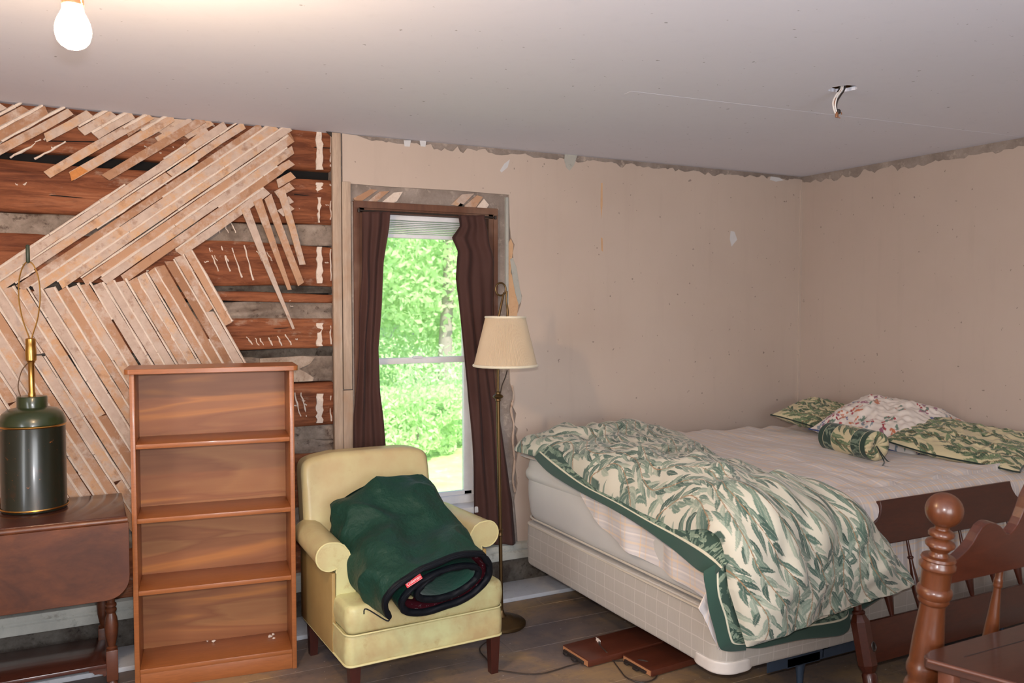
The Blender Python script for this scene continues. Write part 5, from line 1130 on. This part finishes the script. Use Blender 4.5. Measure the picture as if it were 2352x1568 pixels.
# ------------------------------------------------------------------ wooden chest in front of the headboard
CZ = .74
c0 = at(2121, 1510, 'z', CZ); c1 = at(2333, 1568, 'z', CZ); cb_ = at(2352, 1430, 'z', CZ); dch = (c1-c0)/np.linalg.norm(c1-c0)
M['chest'] = wood('chest_wood', S(54, 28, 19), S(66, 35, 24), (2, 7, 7), .4, coat=.25, scale=2.2, c3=S(78, 40, 32)); M['chest_edge'] = wood('chest_edge', S(98, 56, 38), S(80, 44, 32), (2, 7, 7), .4)
tc_ = thing('chest', 'dark wooden chest with a worn light front edge in the bottom right corner', 'chest', (float(c0[0])+.35, 1.1, 0))
e_ = c0+dch*.36
top = [(c0[0]+.006, c0[1]-.012), (c0[0]+.004, c0[1]), (c0[0]+.016, c0[1]+.010), (c0[0]+.05, min(cb_[1], 1.282)), (c0[0]+.75, min(cb_[1], 1.282)+.004), (c0[0]+.75, e_[1]), (e_[0], e_[1])]
top = [(float(a), float(b)) for a, b in top]
o = mk('lid', prism(top, CZ-.024, CZ, 'xy'), M['chest'], tc_); bv = o.modifiers.new('b', 'BEVEL'); bv.width = .003; bv.segments = 2; bv.limit_method = 'ANGLE'
ins = lambda f: [(float(c0[0])+.035+(a-float(c0[0]))*f, 1.26+(b-1.282)*f-.0) for a, b in top]
pb = [(c0[0]+.03, c0[1]-.025), (c0[0]+.72, c0[1]-.02), (c0[0]+.72, e_[1]+.03), (e_[0]+.035, e_[1]+.03)]
mk('body', prism([(float(a), float(b)) for a, b in pb], .06, CZ-.024, 'xy'), M['chest'], tc_, smooth=False)
mk('corner_post', bx(float(c0[0])+.022, float(c0[0])+.06, float(c0[1])-.06, float(c0[1])-.02, 0, CZ-.024, .003), M['chest_edge'], tc_)
mk('corner_post', bx(float(c0[0])+.69, float(c0[0])+.73, float(c0[1])-.06, float(c0[1])-.02, 0, CZ-.024, .003), M['chest_edge'], tc_)
mk('corner_post', bx(float(e_[0])+.03, float(e_[0])+.07, float(e_[1])+.02, float(e_[1])+.06, 0, CZ-.024, .003), M['chest_edge'], tc_)
mk('lid_edge', tube([tuple(c0+dch*.01+np.array([0, 0, -.004])), tuple(e_+np.array([0, 0, -.004]))], .0045, 8), M['chest_edge'], tc_)
s0_ = at(2215, 1508, 'z', CZ+.0004); s1_ = at(2352, 1470, 'z', CZ+.0004); mk('lid_joint', tube([s0_, s0_+(s1_-s0_)*3], .0008, 4), M['void'], tc_)

# ------------------------------------------------------------------ bare bulb and ceiling wires
bc = CAM+(fwd+rgt*(168-1176)/F_PX-upv*(66-784)/F_PX)*1.70
tl_ = thing('ceiling_lamp', 'glowing bare bulb in a brown pull-chain lampholder on the ceiling', 'lamp', (bc[0], bc[1], ZC))
m = bpy.data.materials.new('bulb_glow'); m.use_nodes = True; b_ = m.node_tree.nodes['Principled BSDF']; b_.inputs['Emission Color'].default_value = (1, .67, .37, 1); b_.inputs['Emission Strength'].default_value = 1450; b_.inputs['Base Color'].default_value = (1, 1, 1, 1)
bx_, by_, bz_ = bc
mk('bulb', lathe([(0, -.040), (.012, -.0385), (.022, -.033), (.029, -.024), (.0325, -.012), (.033, -.001), (.0305, .012), (.025, .024), (.020, .034), (.0185, .043), (.0180, .048)], 32, (bx_, by_, bz_)), m, tl_)
mk('lampholder', lathe([(.0185, .044), (.0205, .046), (.0205, .068), (.022, .074), (.022, .13), (.03, .15), (.052, ZC-bz_-.03), (.058, ZC-bz_-.012), (.058, ZC-bz_)], 32, (bx_, by_, bz_)), simple('brown_porcelain', S(96, 66, 48), .4), tl_)
ch = []
cr_ = rgt*.024
for i in range(26):
    p = np.array([bx_, by_, bz_+.10-i*.0045])+rgt*(.021+.018*(i/26)**.8)-fwd*.024; ch.append(move(lathe([(0, -.0016), (.0016, 0), (0, .0016)], 6), p))
mk('pull_chain', join(ch), M['brass'], tl_)
tw = thing('ceiling_wires', 'loose stripped wires hanging from the round hole in the ceiling', 'wires', (float(hc[0]), float(hc[1]), ZC))
def wire(pts, r_, mt): mk('wire', tube(smoothpath([onp(a, b, hc, np.array([fwd[0], fwd[1], 0])) if isinstance(b, (int, float)) else b for a, b in pts], 6), r_, 7), mt, tw)
wh = simple('white_wire', S(214, 208, 204), .5); cu_ = simple('copper_wire', S(150, 104, 76), .4, metal=.4); bk = simple('black_wire', S(38, 30, 28), .5)
wire([(1934, 190), (1931, 204), (1922, 216), (1914, 232), (1914, 244), (1918, 258), (1924, 266)], .0035, wh)
wire([(1938, 190), (1934, 206), (1924, 220), (1919, 236), (1920, 250), (1924, 262)], .0032, wh)
wire([(1942, 190), (1939, 206), (1930, 220), (1923, 232), (1921, 246), (1924, 258), (1929, 258)], .0034, bk)
wire([(1929, 192), (1927, 206), (1923, 212)], .0035, bk)
wire([(1936, 192), (1928, 214), (1918, 230), (1915, 246), (1921, 262), (1924, 268), (1930, 271)], .0022, cu_)
wire([(1922, 250), (1924, 256), (1932, 258), (1933, 263)], .0018, cu_)
wp_ = onp(1922, 264, hc, np.array([fwd[0], fwd[1], 0])); mk('wire_cap', lathe([(0, -.01), (.006, -.009), (.007, .006), (.004, .012)], 10, tuple(wp_)), cu_, tw)
wp_ = onp(1926, 257, hc, np.array([fwd[0], fwd[1], 0])); mk('tape_wrap', lathe([(0, -.008), (.008, -.006), (.008, .006), (.004, .01)], 10, tuple(wp_)), bk, tw)
